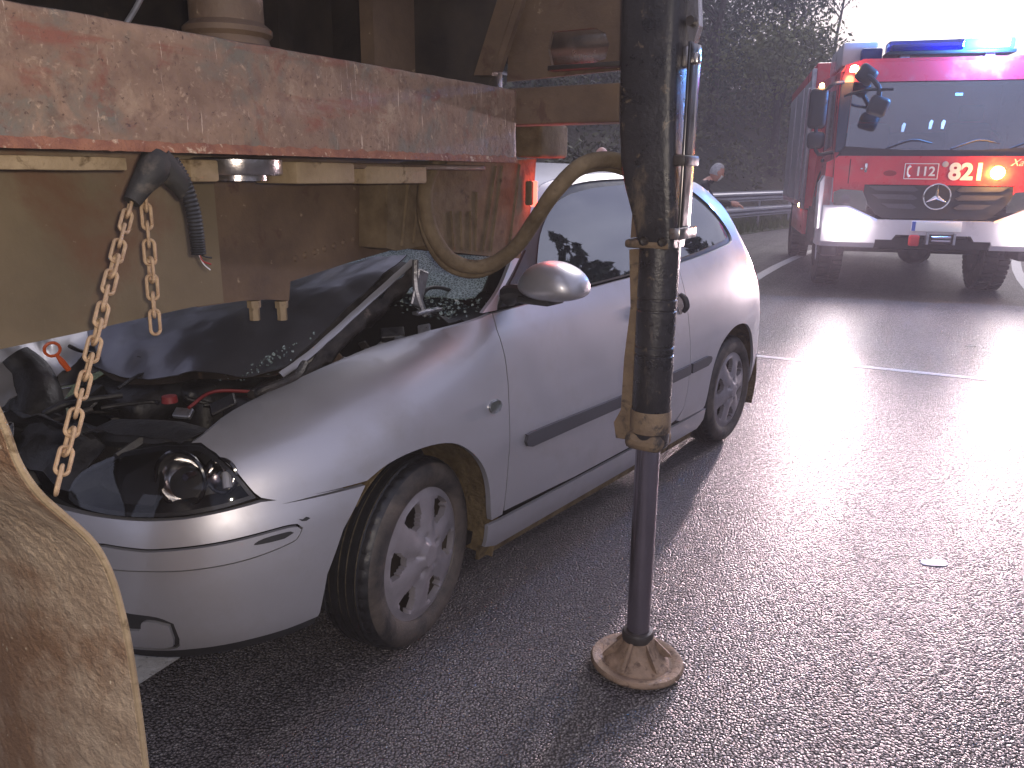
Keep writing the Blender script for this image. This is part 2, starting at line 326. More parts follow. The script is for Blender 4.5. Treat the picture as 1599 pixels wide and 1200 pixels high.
def asphalt_mat():
    m, t, b = new_mat('wet_coarse_asphalt')
    c = t.nodes.new('ShaderNodeTexCoord'); v = c.outputs['Object']
    wn = tex_noise(t, 60, 3, 0.6, v); wv = t.nodes.new('ShaderNodeVectorMath'); wv.operation = 'MULTIPLY_ADD'
    wv.inputs[1].default_value = (0.004,)*3; t.links.new(wn.outputs['Color'], wv.inputs[0]); t.links.new(v, wv.inputs[2])
    SC = 128.0
    vc = N_(t, 'ShaderNodeTexVoronoi', Scale=SC, Randomness=1.0); vc.voronoi_dimensions = '2D'; t.links.new(wv.outputs[0], vc.inputs['Vector'])
    sep = t.nodes.new('ShaderNodeSeparateColor'); t.links.new(vc.outputs['Color'], sep.inputs[0])
    stone = ramp(t, [(0.0, (0.084, 0.074, 0.080)), (0.5, (0.155, 0.134, 0.140)), (0.84, (0.22, 0.195, 0.20)), (0.94, (0.29, 0.27, 0.275)), (1.0, (0.46, 0.43, 0.42))], sep.outputs[0])
    gap = ramp(t, [(0.30, (1, 1, 1)), (0.62, (0.35, 0.35, 0.35))], vc.outputs['Distance']).outputs[0]
    base = mixc(t, 1.0, stone.outputs[0], gap, 'MULTIPLY')
    big = tex_noise(t, 0.9, 6, 0.6, v); bw = ramp(t, [(0.35, (0.75,)*3), (0.7, (1.15,)*3)], big.outputs['Fac']).outputs[0]
    base = mixc(t, 1.0, base, bw, 'MULTIPLY')
    rot = t.nodes.new('ShaderNodeMapping'); rot.inputs['Rotation'].default_value = (0, 0, R(26)); t.links.new(v, rot.inputs[0])      # wheel tracks run along the road
    trk = tex_noise(t, 2.4, 5, 0.55, rot.outputs[0], 0.0, (1.0, 0.05, 1.0)); tw = ramp(t, [(0.36, (0.80,)*3), (0.66, (1.12,)*3)], trk.outputs['Fac']).outputs[0]
    base = mixc(t, 1.0, base, tw, 'MULTIPLY'); t.links.new(base, b.inputs['Base Color'])
    spc = ramp(t, [(0.34, (0.30,)*3), (0.68, (0.62,)*3)], trk.outputs['Fac']); t.links.new(spc.outputs[0], b.inputs['Specular IOR Level'])
    rg = ramp(t, [(0.2, (0.30,)*3), (0.8, (0.52,)*3)], sep.outputs[1]); t.links.new(rg.outputs[0], b.inputs['Roughness'])
    # every chip of stone is a low dome with its own tilt
    off = t.nodes.new('ShaderNodeVectorMath'); off.operation = 'SUBTRACT'; t.links.new(wv.outputs[0], off.inputs[0]); t.links.new(vc.outputs['Position'], off.inputs[1])
    rv = t.nodes.new('ShaderNodeVectorMath'); rv.operation = 'SUBTRACT'; rv.inputs[1].default_value = (0.5, 0.5, 0.5); t.links.new(vc.outputs['Color'], rv.inputs[0])
    dt = t.nodes.new('ShaderNodeVectorMath'); dt.operation = 'DOT_PRODUCT'; t.links.new(off.outputs[0], dt.inputs[0]); t.links.new(rv.outputs[0], dt.inputs[1])
    tl = t.nodes.new('ShaderNodeMath'); tl.operation = 'MULTIPLY'; tl.inputs[1].default_value = 1.05*SC*0.0042/0.0042; t.links.new(dt.outputs['Value'], tl.inputs[0])
    h = ramp(t, [(0.0, (1, 1, 1)), (0.35, (0.80,)*3), (0.72, (0.0,)*3)], vc.outputs['Distance']); fn = tex_noise(t, 420, 3, 0.6, v)
    hs = t.nodes.new('ShaderNodeMath'); hs.operation = 'ADD'; t.links.new(h.outputs[0], hs.inputs[0]); t.links.new(tl.outputs[0], hs.inputs[1])
    h2 = t.nodes.new('ShaderNodeMath'); h2.operation = 'MULTIPLY_ADD'; h2.inputs[1].default_value = 0.35; t.links.new(fn.outputs['Fac'], h2.inputs[0]); t.links.new(hs.outputs[0], h2.inputs[2])
    bp = t.nodes.new('ShaderNodeBump'); bp.inputs['Strength'].default_value = 1.0; bp.inputs['Distance'].default_value = 0.0096
    t.links.new(h2.outputs[0], bp.inputs['Height']); t.links.new(bp.outputs[0], b.inputs['Normal'])
    return m
MT['asphalt'] = asphalt_mat()
MT['line'] = surf_mat('worn_road_paint', (0.42, 0.42, 0.43), (0.62, 0.62, 0.63), 30, (0.4, 0.6), 0, 0.5, 90, [(60, 0.63, 0.04, (0.10, 0.10, 0.11))])
MT['seal'] = surf_mat('joint_filler_sheen', (0.62, 0.60, 0.62), (0.78, 0.76, 0.78), 20, (0.45, 0.6), 0, 0.1, 30)  # pale colour stands in for the sheen of the wet joint
MT['grass'] = surf_mat('roadside_grass', (0.025, 0.04, 0.014), (0.07, 0.10, 0.03), 3, (0.8, 0.95), 0, 0.8, 30, [(1.2, 0.58, 0.06, (0.09, 0.075, 0.035))], bdist=0.08)
MT['slope'] = surf_mat('brushy_slope', (0.03, 0.034, 0.02), (0.075, 0.068, 0.045), 0.8, (0.85, 0.97), 0, 0.9, 4, [(0.35, 0.56, 0.08, (0.085, 0.072, 0.045))], bdist=0.3)
def leaf_mat(name, c1, c2):
    m, t, b = new_mat(name); n = tex_noise(t, 1.3, 4, 0.6); oi = t.nodes.new('ShaderNodeObjectInfo')
    r = ramp(t, [(0.3, c1), (0.72, c2)], n.outputs['Fac']).outputs[0]; t.links.new(r, b.inputs['Base Color']); b.inputs['Roughness'].default_value = 0.65
    return m
MT['leaf_dark'] = leaf_mat('evergreen_leaf', (0.032, 0.052, 0.028), (0.085, 0.115, 0.055))
MT['leaf_mid'] = leaf_mat('autumn_green_leaf', (0.11, 0.125, 0.04), (0.21, 0.21, 0.08))
MT['leaf_brown'] = leaf_mat('brown_scrub_leaf', (0.06, 0.066, 0.032), (0.15, 0.145, 0.07))
MT['bark'] = surf_mat('grey_bark', (0.04, 0.034, 0.03), (0.10, 0.085, 0.075), 8, (0.8, 0.95), 0, 0.4, 30)

# ================================================================== the setting
ROAD_YAW = R(26.0)
RD = Vector((math.sin(ROAD_YAW), math.cos(ROAD_YAW), 0)); RN = Vector((math.cos(ROAD_YAW), -math.sin(ROAD_YAW), 0))
BEND0, BEND1, BEND_K = 12.0, 55.0, R(1.2)      # the carriageway bends right beyond the fire engine
def heading(s): return ROAD_YAW + BEND_K*(min(max(s, BEND0), BEND1)-BEND0)
def road_axis(s):
    if s <= BEND0: return RD*s
    p = RD*BEND0; t = min(s, BEND1)-BEND0; h0 = ROAD_YAW; h1 = h0+BEND_K*t
    p = p + Vector((math.cos(h0)-math.cos(h1), math.sin(h1)-math.sin(h0), 0))/BEND_K
    if s > BEND1: p = p + Vector((math.sin(h1), math.cos(h1), 0))*(s-BEND1)
    return p
def road(s, l, z=0.0):
    h = heading(s); return road_axis(s) + Vector((math.cos(h), -math.sin(h), 0))*l + Vector((0, 0, z))
def sl_of(p):                          # world point -> distance along and across the bent road
    best = min(np.arange(-30, 110, 0.5), key=lambda s: abs((Vector((p[0], p[1], 0))-road_axis(s)).dot(Vector((math.sin(heading(s)), math.cos(heading(s)), 0)))) + 0.02*(Vector((p[0], p[1], 0))-road_axis(s)).length)
    h = heading(best); return float(best), (Vector((p[0], p[1], 0))-road_axis(best)).dot(Vector((math.cos(h), -math.sin(h), 0)))
def strip(s0, s1, l0, l1, z, ns=1):
    V, F = [], []
    for i in range(ns+1):
        s = s0+(s1-s0)*i/ns; V += [road(s, l0, z), road(s, l1, z)]
    for i in range(ns): F.append((2*i, 2*i+1, 2*i+3, 2*i+2))
    return V, F
tag(make('ground', ([(-600, -600, -0.05), (600, -600, -0.05), (600, 900, -0.05), (-600, 900, -0.05)], [(0, 1, 2, 3)]), MT['grass'], smooth=False), kind='structure')
rd = tag(make('road', strip(-60, 140, -4.4, 9.0, 0.0, 120), MT['asphalt'], smooth=False), kind='structure')
make('edge_line', strip(-20, 120, -1.975, -1.825, 0.004, 100), MT['line'], rd, smooth=False)
make('edge_line', strip(-20, 120, 1.43, 1.57, 0.004, 100), MT['line'], rd, smooth=False)
make('joint', strip(6.565, 6.583, -1.8, 1.42, 0.004), MT['seal'], rd, smooth=False)
make('joint', strip(6.60, 6.625, -1.8, 1.42, 0.004), MT['seal'], rd, smooth=False)
# small scraps lying on the asphalt
def scrap(name, px, py, sx, sy, mat, label, cat):
    p = on_ground(px, py); n = 14; pts = []
    rnd = random.Random(px)
    for k in range(n):
        a = 2*math.pi*k/n; r = 1+0.3*(rnd.random()-0.5); pts.append((math.copysign(abs(math.cos(a))**0.5, math.cos(a))*sx*r, math.copysign(abs(math.sin(a))**0.5, math.sin(a))*sy*r, 0.0014+0.0004*rnd.random()))
    o = make(name, prism(pts, (0, 0, -0.0013)), mat, smooth=False); o.location = p; return tag(o, label, cat)
MT['paper'] = plain('wet_cardboard', (0.62, 0.48, 0.46), 0.4)
scrap('cardboard_scrap', 1459, 879, 0.052, 0.026, MT['paper'], 'pale pinkish flat scrap lying on the wet asphalt', 'litter')
scrap('rubber_scrap', 1516, 541, 0.04, 0.02, MT['rubber'], 'small dark rubber scrap lying on the road beyond the shiny joint', 'litter')
scrap('twig_scrap', 1298, 489, 0.05, 0.015, MT['rubber'], 'small dark scrap in the headlamp glare before the fire engine', 'litter')

# verge and hillside (terrain in road coordinates: s along, l across)
def hill_z(s, l):
    d = -l-5.9
    if d <= 0: return 0.02
    z = 8.5*(1-math.exp(-(d/9.0)**1.35)) + 0.10*max(d-14, 0)
    fall = 1.0/(1.0+math.exp((s-41)/4.0))          # the cutting peters out far down the road
    return 0.02 + z*(0.42+0.58*fall)*(1+0.16*fbm((s*0.06, l*0.06, 1.0))) + 0.5*min(d/4, 1)*fbm((s*0.25, l*0.25, 4.0))
rows = []
for i in range(0, 70):
    s = -30+i*2.2; rows.append([road(s, l, hill_z(s, l)) for l in (-5.2, -5.9, -6.6, -7.4, -8.3, -9.4, -10.6, -12, -13.5, -15.2, -17, -19, -21.5, -24, -28, -33, -40, -50, -65, -90)])
tag(make('hillside', sheet(rows), MT['slope'], sharp=80), kind='structure')
tag(make('verge', strip(-30, 120, -5.95, -4.38, 0.012, 120), MT['grass'], smooth=False), kind='structure')
far_rows = [[road(-40+i*4, l, -0.04+ (0 if l < 10 else 0.18*(l-10)*(0.6+0.4*fbm((i*0.3, l*0.05, 9))))) for l in (8.9, 10, 13, 17, 22, 28)] for i in range(30)]
tag(make('far_bank', sheet(far_rows), MT['grass'], sharp=80), kind='structure')

# grass blades on the verge
def blades(name, n, s0, s1, l0, l1, h, zf, mat, seed, parent=None):
    rnd = random.Random(seed); V, F = [], []
    for _ in range(n):
        s, l = rnd.uniform(s0, s1), rnd.uniform(l0, l1); p = road(s, l, zf(s, l)-0.01); a = rnd.uniform(0, 6.28); w = rnd.uniform(0.008, 0.02); hh = h*rnd.uniform(0.4, 1.2)
        d = Vector((math.cos(a), math.sin(a), 0))*w; t = Vector((rnd.uniform(-1, 1), rnd.uniform(-1, 1), 0))*hh*0.35
        k = len(V); V += [p-d, p+d, p+t+Vector((0, 0, hh))]; F.append((k, k+1, k+2))
    return make(name, (V, F), mat, parent, smooth=False, fix=False)
MT['blade'] = leaf_mat('grass_blade', (0.05, 0.085, 0.02), (0.13, 0.17, 0.05))
tag(blades('verge_grass', 15000, 12, 42, -6.6, -4.45, 0.22, lambda s, l: max(0.01, hill_z(s, l)), MT['blade'], 3), 'short green grass growing along the verge below the crash barrier', 'grass', kind='stuff')

# foliage
def leaf_cloud(centres, per, size, rnd, flat=0.8):
    V, F = [], []
    for (c, r) in centres:
        c = Vector(c)
        for _ in range(per):
            d = Vector((rnd.gauss(0, 1), rnd.gauss(0, 1), rnd.gauss(0, 1)*flat)).normalized()*(r*(0.45+0.6*rnd.random()))
            p = c+d; x = Vector((rnd.gauss(0, 1), rnd.gauss(0, 1), rnd.gauss(0, 1))).normalized(); y = x.cross(Vector((rnd.gauss(0, 1), rnd.gauss(0, 1), rnd.gauss(0, 1)))).normalized()
            s = size*rnd.uniform(0.5, 1.3); k = len(V)
            V += [p-x*s, p+y*s*0.45, p+x*s, p-y*s*0.45]; F.append((k, k+1, k+2, k+3))
    return V, F
rnd = random.Random(11)
cl = []
for _ in range(1500):
    s = rnd.uniform(4, 66); l = -rnd.triangular(6.8, 30, 11)
    hgt = rnd.uniform(0.2, 3.4)*(0.35+0.9*min(1, (-l-6)/7))*(1.0 if s < 36 else max(0.35, 1-(s-36)/9)); z = hill_z(s, l)
    cl.append((road(s, l, z+hgt*0.7), rnd.uniform(0.5, 1.2)))
tag(make('hillside_scrub', leaf_cloud(cl, 90, 0.10, rnd), MT['leaf_brown'], smooth=False, fix=False), 'dense dark brown and green scrub covering the roadside slope', 'scrub', kind='stuff')
cl = []
for _ in range(900):
    s = rnd.uniform(4, 44); l = -rnd.triangular(8.5, 28, 13)
    if fbm((s*0.10, l*0.10, 21.0)) < -0.10: continue
    cl.append((road(s, l, hill_z(s, l)+rnd.uniform(0.4, 7.0)*(1.0 if s < 33 else max(0.2, 1-(s-33)/8))), rnd.uniform(0.6, 1.4)))
tag(make('hillside_bushes', leaf_cloud(cl, 130, 0.095, rnd), MT['leaf_dark'], smooth=False, fix=False), 'dark evergreen thicket massed over the top of the roadside slope', 'thicket', kind='stuff')

def branches(base, h, rnd, levels=3, spread=0.6, n0=6, r0=0.16, lean=0.0):
    parts = []; tips = []
    top = Vector(base)+Vector((lean*h, 0, h))
    trunk = [Vector(base)+(top-Vector(base))*t+Vector((rnd.uniform(-1, 1), rnd.uniform(-1, 1), 0))*0.03*h*t for t in (0, 0.25, 0.5, 0.75, 1.0)]
    parts.append(tube(trunk, [r0, r0*0.8, r0*0.6, r0*0.38, r0*0.12], 8, 3))
    def grow(p, d, L, r, lv):
        q = p+d*L*0.5+Vector((rnd.uniform(-1, 1), rnd.uniform(-1, 1), rnd.uniform(0, 1)))*L*0.08; e = p+d*L
        parts.append(tube([p, q, e], [r, r*0.7, r*0.35], 5, 3, cap=False)); tips.append((e, L))
        if lv > 0:
            for _ in range(rnd.randint(3, 4)):
                t = rnd.uniform(0.35, 1.0); nd = (d+Vector((rnd.uniform(-1, 1), rnd.uniform(-1, 1), rnd.uniform(-0.2, 0.8)))*0.75).normalized()
                grow(p+(e-p)*t, nd, L*rnd.uniform(0.45, 0.65), r*0.5, lv-1)
    for k in range(n0):
        t = rnd.uniform(0.3, 0.98); p = trunk[0]+(top-trunk[0])*t; a = rnd.uniform(0, 6.28)
        d = Vector((math.cos(a)*spread, math.sin(a)*spread, rnd.uniform(0.35, 1.0))).normalized()
        grow(p, d, h*(1.05-t)*0.62+0.4, r0*0.42*(1.15-t), levels-1)
    return join(*parts), tips
def leafy_tree(name, s, l, h, rad, mat, label, seed, dens=60, cat='tree', leaf=0.10, z=None):
    r = random.Random(seed); p = road(s, l, 0); z = hill_z(s, l) if z is None else z
    o = empty(name, (p.x, p.y, z-0.1), 0, label, cat)
    br, tips = branches((0, 0, 0), h*0.85, r, 2, 0.9, 8, 0.05*rad+0.06); make('trunk', br, MT['bark'], o)
    cs = [(t+Vector((r.uniform(-1, 1), r.uniform(-1, 1), r.uniform(-0.6, 0.8)))*rad*0.25, rad*r.uniform(0.22, 0.42)) for t, _ in tips]
    make('crown', leaf_cloud(cs, int(dens*1.8), leaf, r), mat, o, smooth=False, fix=False); return o
pgt = at_depth(1205, 170, 27.0)
leafy_tree('bush', *sl_of(at_depth(1205, 230, 31.0)), 5.0, 3.0, MT['leaf_mid'], 'yellow-green leafy bush on the dark slope left of the fire engine', 5, 70)
leafy_tree('evergreen_tree', *sl_of(at_depth(1110, 150, 33.0)), 7.5, 3.6, MT['leaf_dark'], 'tall dark evergreen tree on the slope right beside the stabiliser leg', 8, 80)
leafy_tree('evergreen_tree', *sl_of(at_depth(1215, 150, 36.0)), 7.0, 3.2, MT['leaf_dark'], 'dark evergreen tree on the slope nearest to the bare tree', 9, 80)
leafy_tree('evergreen_tree', *sl_of(at_depth(925, 170, 27.0)), 6.5, 3.0, MT['leaf_dark'], 'dark tree seen on the slope below the outrigger beam', 10, 80)
p = at_depth(1305, 95, 44.0); s_, l_ = sl_of(p)
o = empty('bare_tree', (p.x, p.y, hill_z(s_, l_)-0.2), 0, 'leafless tree with fine twigs against the bright sky above the fire engine', 'tree')
br, tips = branches((0, 0, 0), max(5.0, 12.0-hill_z(s_, l_)), random.Random(4), 4, 0.75, 9, 0.14); make('trunk', br, MT['bark'], o)

# trees across the carriageway, mirrored in the car's side windows
def conifer(x, y, h, seed, label):
    r = random.Random(seed); p = Vector((x, y, 0)); o = empty('conifer', (p.x, p.y, 0.3), 0, label, 'tree', 'trees across the carriageway')
    make('trunk', tube([(0, 0, 0), (0.1, 0, h*0.5), (0, 0.1, h)], [0.22, 0.15, 0.03], 8, 3), MT['bark'], o)
    cs = []
    for k in range(150):
        t = r.random()**0.9; a = r.uniform(0, 6.28); rr = (1-t)*h*0.40*r.uniform(0.3, 1.1)+0.1
        cs.append(((math.cos(a)*rr, math.sin(a)*rr, h*(0.12+0.88*t)-rr*0.15), 0.55*(1.15-t)))
    make('crown', leaf_cloud(cs, 34, 0.2, r, 0.35), MT['leaf_dark'], o, smooth=False, fix=False)
for k, (s, l, h) in enumerate(((18.5, 10.5, 9.5), (21.5, 7.2, 8.6), (17, 14.5, 7.6), (22, 2.5, 8.0), (26, 12, 10.5), (19.5, 4.8, 7.4))):
    conifer(s, l, h, 40+k, 'dark conifer across the carriageway, seen mirrored in the car window')

# crash barrier
gr = empty('crash_barrier', road(20, -5.1), 0, 'galvanised double-rail crash barrier along the verge behind the silver car', 'crash barrier')
def rail(z0, h):
    prof = [(0, 0), (0.0, 0.12), (0.055, 0.25), (0.055, 0.38), (0.0, 0.5), (0.055, 0.62), (0.055, 0.75), (0.0, 0.88), (0.0, 1.0)]
    rows = [[road(s, -5.1+x*1.2, z0+h*t)-road(20, -5.1) for x, t in prof] for s in np.arange(6, 60.1, 1.0)]
    return sheet(rows, 0.004)
make('upper_rail', rail(0.74, 0.27), MT['galv'], gr); make('lower_rail', rail(0.33, 0.27), MT['galv'], gr)
pm = None
for k in range(27):
    s = 6.5+k*2.0
    if pm is None:
        po = make('post', box2((-0.05, -0.035, 0), (0.0, 0.035, 1.0), 0.006), MT['galv'], gr); pm = po.data
    else: po = link('post', pm, gr)
    po.location = road(s, -5.12)-road(20, -5.1); po.rotation_euler = (0, 0, -heading(s))

# ================================================================== fire engine (x across, y towards its rear, z up; origin under the bumper)
FY = R(14.5)
FE = empty('fire_engine', (4.93, 9.62, 0), -FY, 'red and white fire engine with lit headlamps and blue light bar facing the wreck', 'fire engine')
def fe(name, VF, mat, parent=None, **k): return make(name, VF, mat, parent or FE, **k)
def mirx(VF): return [(-v[0], v[1], v[2]) for v in VF[0]], [tuple(reversed(f)) for f in VF[1]]
RED, WHT, BLK = MT['fire_red'], MT['white_paint'], MT['black_plastic']
def slab(poly, y0, y1, tilt=None):     # polygon in x,z -> thick panel; tilt(z) pushes it back
    f = tilt or (lambda z: 0.0)
    P = [Vector((x, y0+f(z), z)) for x, z in poly]; Q = [Vector((x, y1+f(z), z)) for x, z in poly]; n = len(P)
    return P+Q, [tuple(range(n)), tuple(range(2*n-1, n-1, -1))]+[(i, (i+1) % n, n+(i+1) % n, n+i) for i in range(n)]
# cab side walls, roof, rear wall
WH = 1.15
rake = lambda z: 0.0 if z < 1.72 else (z-1.72)*0.24
def cab_side(s):
    prof = [(0.06, 0.95), (0.06, 1.72), (0.28, 2.62), (2.15, 2.72), (2.15, 0.95), (1.92, 0.95), (1.86, 1.10), (1.62, 1.36), (1.25, 1.46), (0.88, 1.36), (0.62, 1.10), (0.56, 0.95)]
    win = [(0.30, 1.78), (0.46, 2.46), (1.05, 2.50), (1.05, 1.72)]
    outer = [Vector((s*WH, y, z)) for y, z in prof]
    return prism(outer, (-s*0.05, 0, 0))
for s in (-1, 1):
    cs_ = fe('cab_side', cab_side(s), RED, smooth=False)
    # door window let into the side: dark glass pane proud of the wall
    fe('door_window', prism([(s*(WH+0.004), y, z) for y, z in ((0.40, 1.78), (0.52, 2.44), (1.20, 2.48), (1.20, 1.74))], (-s*0.003, 0, 0)), MT['black_gloss'], smooth=False)
    for y in (0.33, 1.28): fe('door_seam', box2((s*(WH+0.001)-0.004, y-0.006, 1.05), (s*(WH+0.001)+0.004, y+0.006, 2.5)), MT['void'])
    fe('door_handle', box((s*(WH+0.02), 1.12, 1.62), (0.03, 0.16, 0.04), 0.01), BLK)
    fe('wheel_arch', tube([(s*(WH-0.02), 1.25+0.66*math.cos(a), 0.92+0.56*math.sin(a)) for a in np.linspace(0, math.pi, 15)], 0.035, 8, 1), BLK)
    fe('step', box((s*(WH-0.06), 0.35, 0.62), (0.2, 0.5, 0.30), 0.03), BLK)
fe('roof', join(slab([(-WH, 2.62), (WH, 2.62), (WH-0.05, 2.70), (WH-0.25, 2.76), (-WH+0.25, 2.76), (-WH+0.05, 2.70)], 0.26, 2.15)), RED, sharp=25)
fe('roof_front', join(slab([(-WH+0.01, 2.50), (WH-0.01, 2.50), (WH-0.06, 2.69), (WH-0.28, 2.75), (-WH+0.28, 2.75), (-WH+0.06, 2.69)], 0.02, 0.10, rake)), RED, sharp=25)
fe('cab_back', box2((-WH+0.05, 2.08, 0.95), (WH-0.05, 2.13, 2.66)), RED)
fe('cab_floor', box2((-WH+0.06, 0.12, 0.98), (WH-0.06, 2.06, 1.05)), MT['void'])
# windscreen with pillars
scr = [(-WH+0.11, 1.76), (-0.4, 1.72), (0.4, 1.72), (WH-0.11, 1.76), (WH-0.15, 2.49), (-WH+0.15, 2.49)]
fe('windscreen', slab(scr, 0.035, 0.045, rake), MT['screen_glass'], smooth=False)
for s in (-1, 1):
    fe('pillar', slab([(s*(WH-0.0), 1.70), (s*(WH-0.10), 1.70), (s*(WH-0.145), 2.51), (s*(WH-0.01), 2.51)], 0.02, 0.16, rake), BLK if s < 0 else RED, smooth=False)
fe('scuttle', slab([(-WH+0.02, 1.64), (WH-0.02, 1.64), (WH-0.1, 1.765), (0.4, 1.725), (-0.4, 1.725), (-WH+0.1, 1.765)], 0.0, 0.08), BLK, smooth=False)
for s in (-0.6, 0.1, 0.7):
    fe('wiper', tube([(s, 0.02, 1.74), (s+0.28, 0.045, 1.84), (s+0.50, 0.06, 1.80)], 0.010, 6, 3), BLK)
fe('dashboard', box2((-WH+0.1, 0.2, 1.45), (WH-0.1, 0.62, 1.74), 0.05), MT['grey_plastic'])
fe('steering_wheel', tube([(0.6+0.2*math.cos(a), 0.66+0.06*math.sin(a), 1.82+0.17*math.sin(a)) for a in np.linspace(0, 2*math.pi, 20)[:-1]], 0.016, 6, closed=True), BLK)
for sx in (-0.6, 0.6):
    fe('seat', join(box2((sx-0.26, 0.95, 1.2), (sx+0.26, 1.45, 1.42), 0.06), box2((sx-0.26, 1.35, 1.4), (sx+0.26, 1.5, 2.1), 0.06), box2((sx-0.14, 1.36, 2.12), (sx+0.14, 1.46, 2.32), 0.04)), MT['seat_cloth'])
fe('rear_bench', box2((-0.95, 1.7, 1.2), (0.95, 2.05, 2.0), 0.05), MT['seat_cloth'])
for x_, z_ in ((-0.42, 1.98), (-0.13, 2.01), (0.0, 2.01)):
    fe('windscreen_mark', slab([(x_-0.022, z_-0.05), (x_+0.006, z_-0.05), (x_+0.024, z_+0.04), (x_+0.0, z_+0.055), (x_-0.02, z_+0.02)], 0.029, 0.034, rake), MT['hi_vis'], smooth=False)  # crew jackets' reflective strips, added as white marks on the glass
fe('windscreen_paper', box((-0.27, 0.42, 1.80), (0.26, 0.02, 0.1), 0, rot=Matrix.Rotation(R(40), 3, 'X')), MT['white_plastic'])
fe('windscreen_mark', slab([(0.10, 2.33), (0.18, 2.33), (0.18, 2.36), (0.10, 2.36)], 0.029, 0.034, rake), MT['white_plastic'], smooth=False)
# front panel
fp = fe('front_panel', slab([(-WH+0.02, 1.12), (-WH+0.35, 1.10), (-WH+0.36, 1.33), (WH-0.36, 1.33), (WH-0.35, 1.10), (WH-0.02, 1.12), (WH, 1.62), (WH-0.04, 1.655), (-WH+0.04, 1.655), (-WH, 1.62)], -0.045, 0.06), RED, smooth=False)
for s in (-1, 1):
    fe('panel_seam', slab([(s*(WH-0.17), 1.34), (s*(WH-0.18), 1.34), (s*(WH-0.18), 1.62), (s*(WH-0.17), 1.62)], -0.0465, -0.04), MT['void'], smooth=False)
    fe('corner_panel', slab([(s*WH, 1.05), (s*(WH+0.085), 1.08), (s*(WH+0.085), 1.58), (s*(WH+0.0), 1.62)], 0.0, 0.5), RED, smooth=False)
# grille with louvre slats
fe('grille', slab([(-0.80, 1.32), (0.80, 1.32), (0.83, 1.20), (0.62, 0.985), (0.54, 0.945), (-0.54, 0.945), (-0.62, 0.985), (-0.83, 1.20)], -0.035, 0.03), BLK, smooth=False)
for z_, w_ in ((1.285, 0.74), (1.19, 0.70), (1.085, 0.58)):
    fe('slat', slab([(-w_, z_+0.03), (-0.26, z_+0.03), (-0.2, z_-0.01), (-0.24, z_-0.03), (-w_+0.08, z_-0.02)], -0.062, -0.03), MT['grey_plastic'], smooth=False); fe('slat', slab([(w_, z_+0.03), (0.26, z_+0.03), (0.2, z_-0.01), (0.24, z_-0.03), (w_-0.08, z_-0.02)], -0.062, -0.03), MT['grey_plastic'], smooth=False)
# three-pointed star badge
bd = fe('badge', tube([(0.143*math.cos(a), -0.075, 1.20+0.143*math.sin(a)) for a in np.linspace(0, 2*math.pi, 41)[:-1]], 0.011, 8, closed=True), MT['reflector'])
st = []
for k in range(3):
    a = math.pi/2+k*2*math.pi/3; b = 0.26
    tip = (0.138*math.cos(a), -0.073, 1.20+0.138*math.sin(a)); l = (0.026*math.cos(a+1.05), -0.073, 1.20+0.026*math.sin(a+1.05)); r_ = (0.026*math.cos(a-1.05), -0.073, 1.20+0.026*math.sin(a-1.05))
    V = [Vector(tip), Vector(l), Vector((0, -0.073, 1.20)), Vector(r_), Vector((0, -0.092, 1.20)), Vector((0, -0.06, 1.2))]
    st.append((V, [(0, 1, 4), (0, 4, 3), (0, 5, 1), (0, 3, 5), (1, 2, 4), (2, 3, 4)]))
make('badge_star', join(*st), MT['reflector'], bd, smooth=False)
# upper (unlit) headlamps
for s in (-1, 1):
    pl = [(s*(WH-0.34), 1.26), (s*(WH-0.10), 1.275), (s*(WH-0.02), 1.24), (s*(WH-0.03), 1.12), (s*(WH-0.16), 1.06), (s*(WH-0.40), 1.03), (s*(WH-0.41), 1.12)]
    hu = fe('headlamp', slab(pl, -0.062, 0.05), MT['reflector'], smooth=False)
    make('lens', slab([(x*1.0, z) for x, z in pl], -0.098, -0.090), MT['clear_lens'], hu, smooth=False)
    make('bulb', lathe([(0.001, -0.085), (0.045, -0.08), (0.06, -0.07), (0.0601, -0.03)], 20, 'y', c=(s*(WH-0.16), 0, 1.15)), MT['chrome_rod'], hu)
# white bumper in three sections with a step, ends wrapping round
fe('bumper_centre', slab([(-0.62, 0.93), (0.62, 0.93), (0.62, 0.70), (0.44, 0.70), (0.40, 0.76), (-0.40, 0.76), (-0.44, 0.70), (-0.62, 0.70)], -0.14, 0.02), WHT, smooth=False)
for s in (-1, 1):
    P = []
    for x, y in ((0.62, -0.14), (0.95, -0.13), (1.12, -0.10), (1.22, -0.03), (1.25, 0.10), (1.25, 0.42)):
        P.append([(s*x, y+0.02, 1.085 if x > 0.75 else 0.935), (s*x, y, 1.06 if x > 0.75 else 0.91), (s*x, y, 0.66), (s*x, y+0.05, 0.60)])
    fe('bumper_corner', sheet(P, 0.03 if s > 0 else -0.03), WHT, sharp=30)
    fe('corner_fender', slab([(s*1.10, 0.86), (s*1.27, 0.80), (s*1.285, 1.34), (s*1.24, 1.43), (s*1.12, 1.40)], 0.0, 0.30), WHT, smooth=False)
    hl = fe('driving_lamp', lathe([(0.001, -0.165), (0.10, -0.16), (0.128, -0.15), (0.135, -0.13)], 32, 'y', c=(s*0.98, 0, 0.86)), MT['clear_lens'])
fe('lower_valance', box2((-0.62, -0.06, 0.60), (0.62, 0.06, 0.72)), MT['void'])
fe('number_plate', box((0.02, -0.155, 0.865), (0.53, 0.012, 0.115), 0.004), MT['white_sign'])
fe('plate_band', box((-0.223, -0.1625, 0.865), (0.04, 0.003, 0.108)), plain('plate_blue', (0.05, 0.12, 0.5), 0.4))
wn = fe('winch', join(box2((-0.06, -0.17, 0.665), (0.22, -0.05, 0.775), 0.01)), MT['dark_steel'])
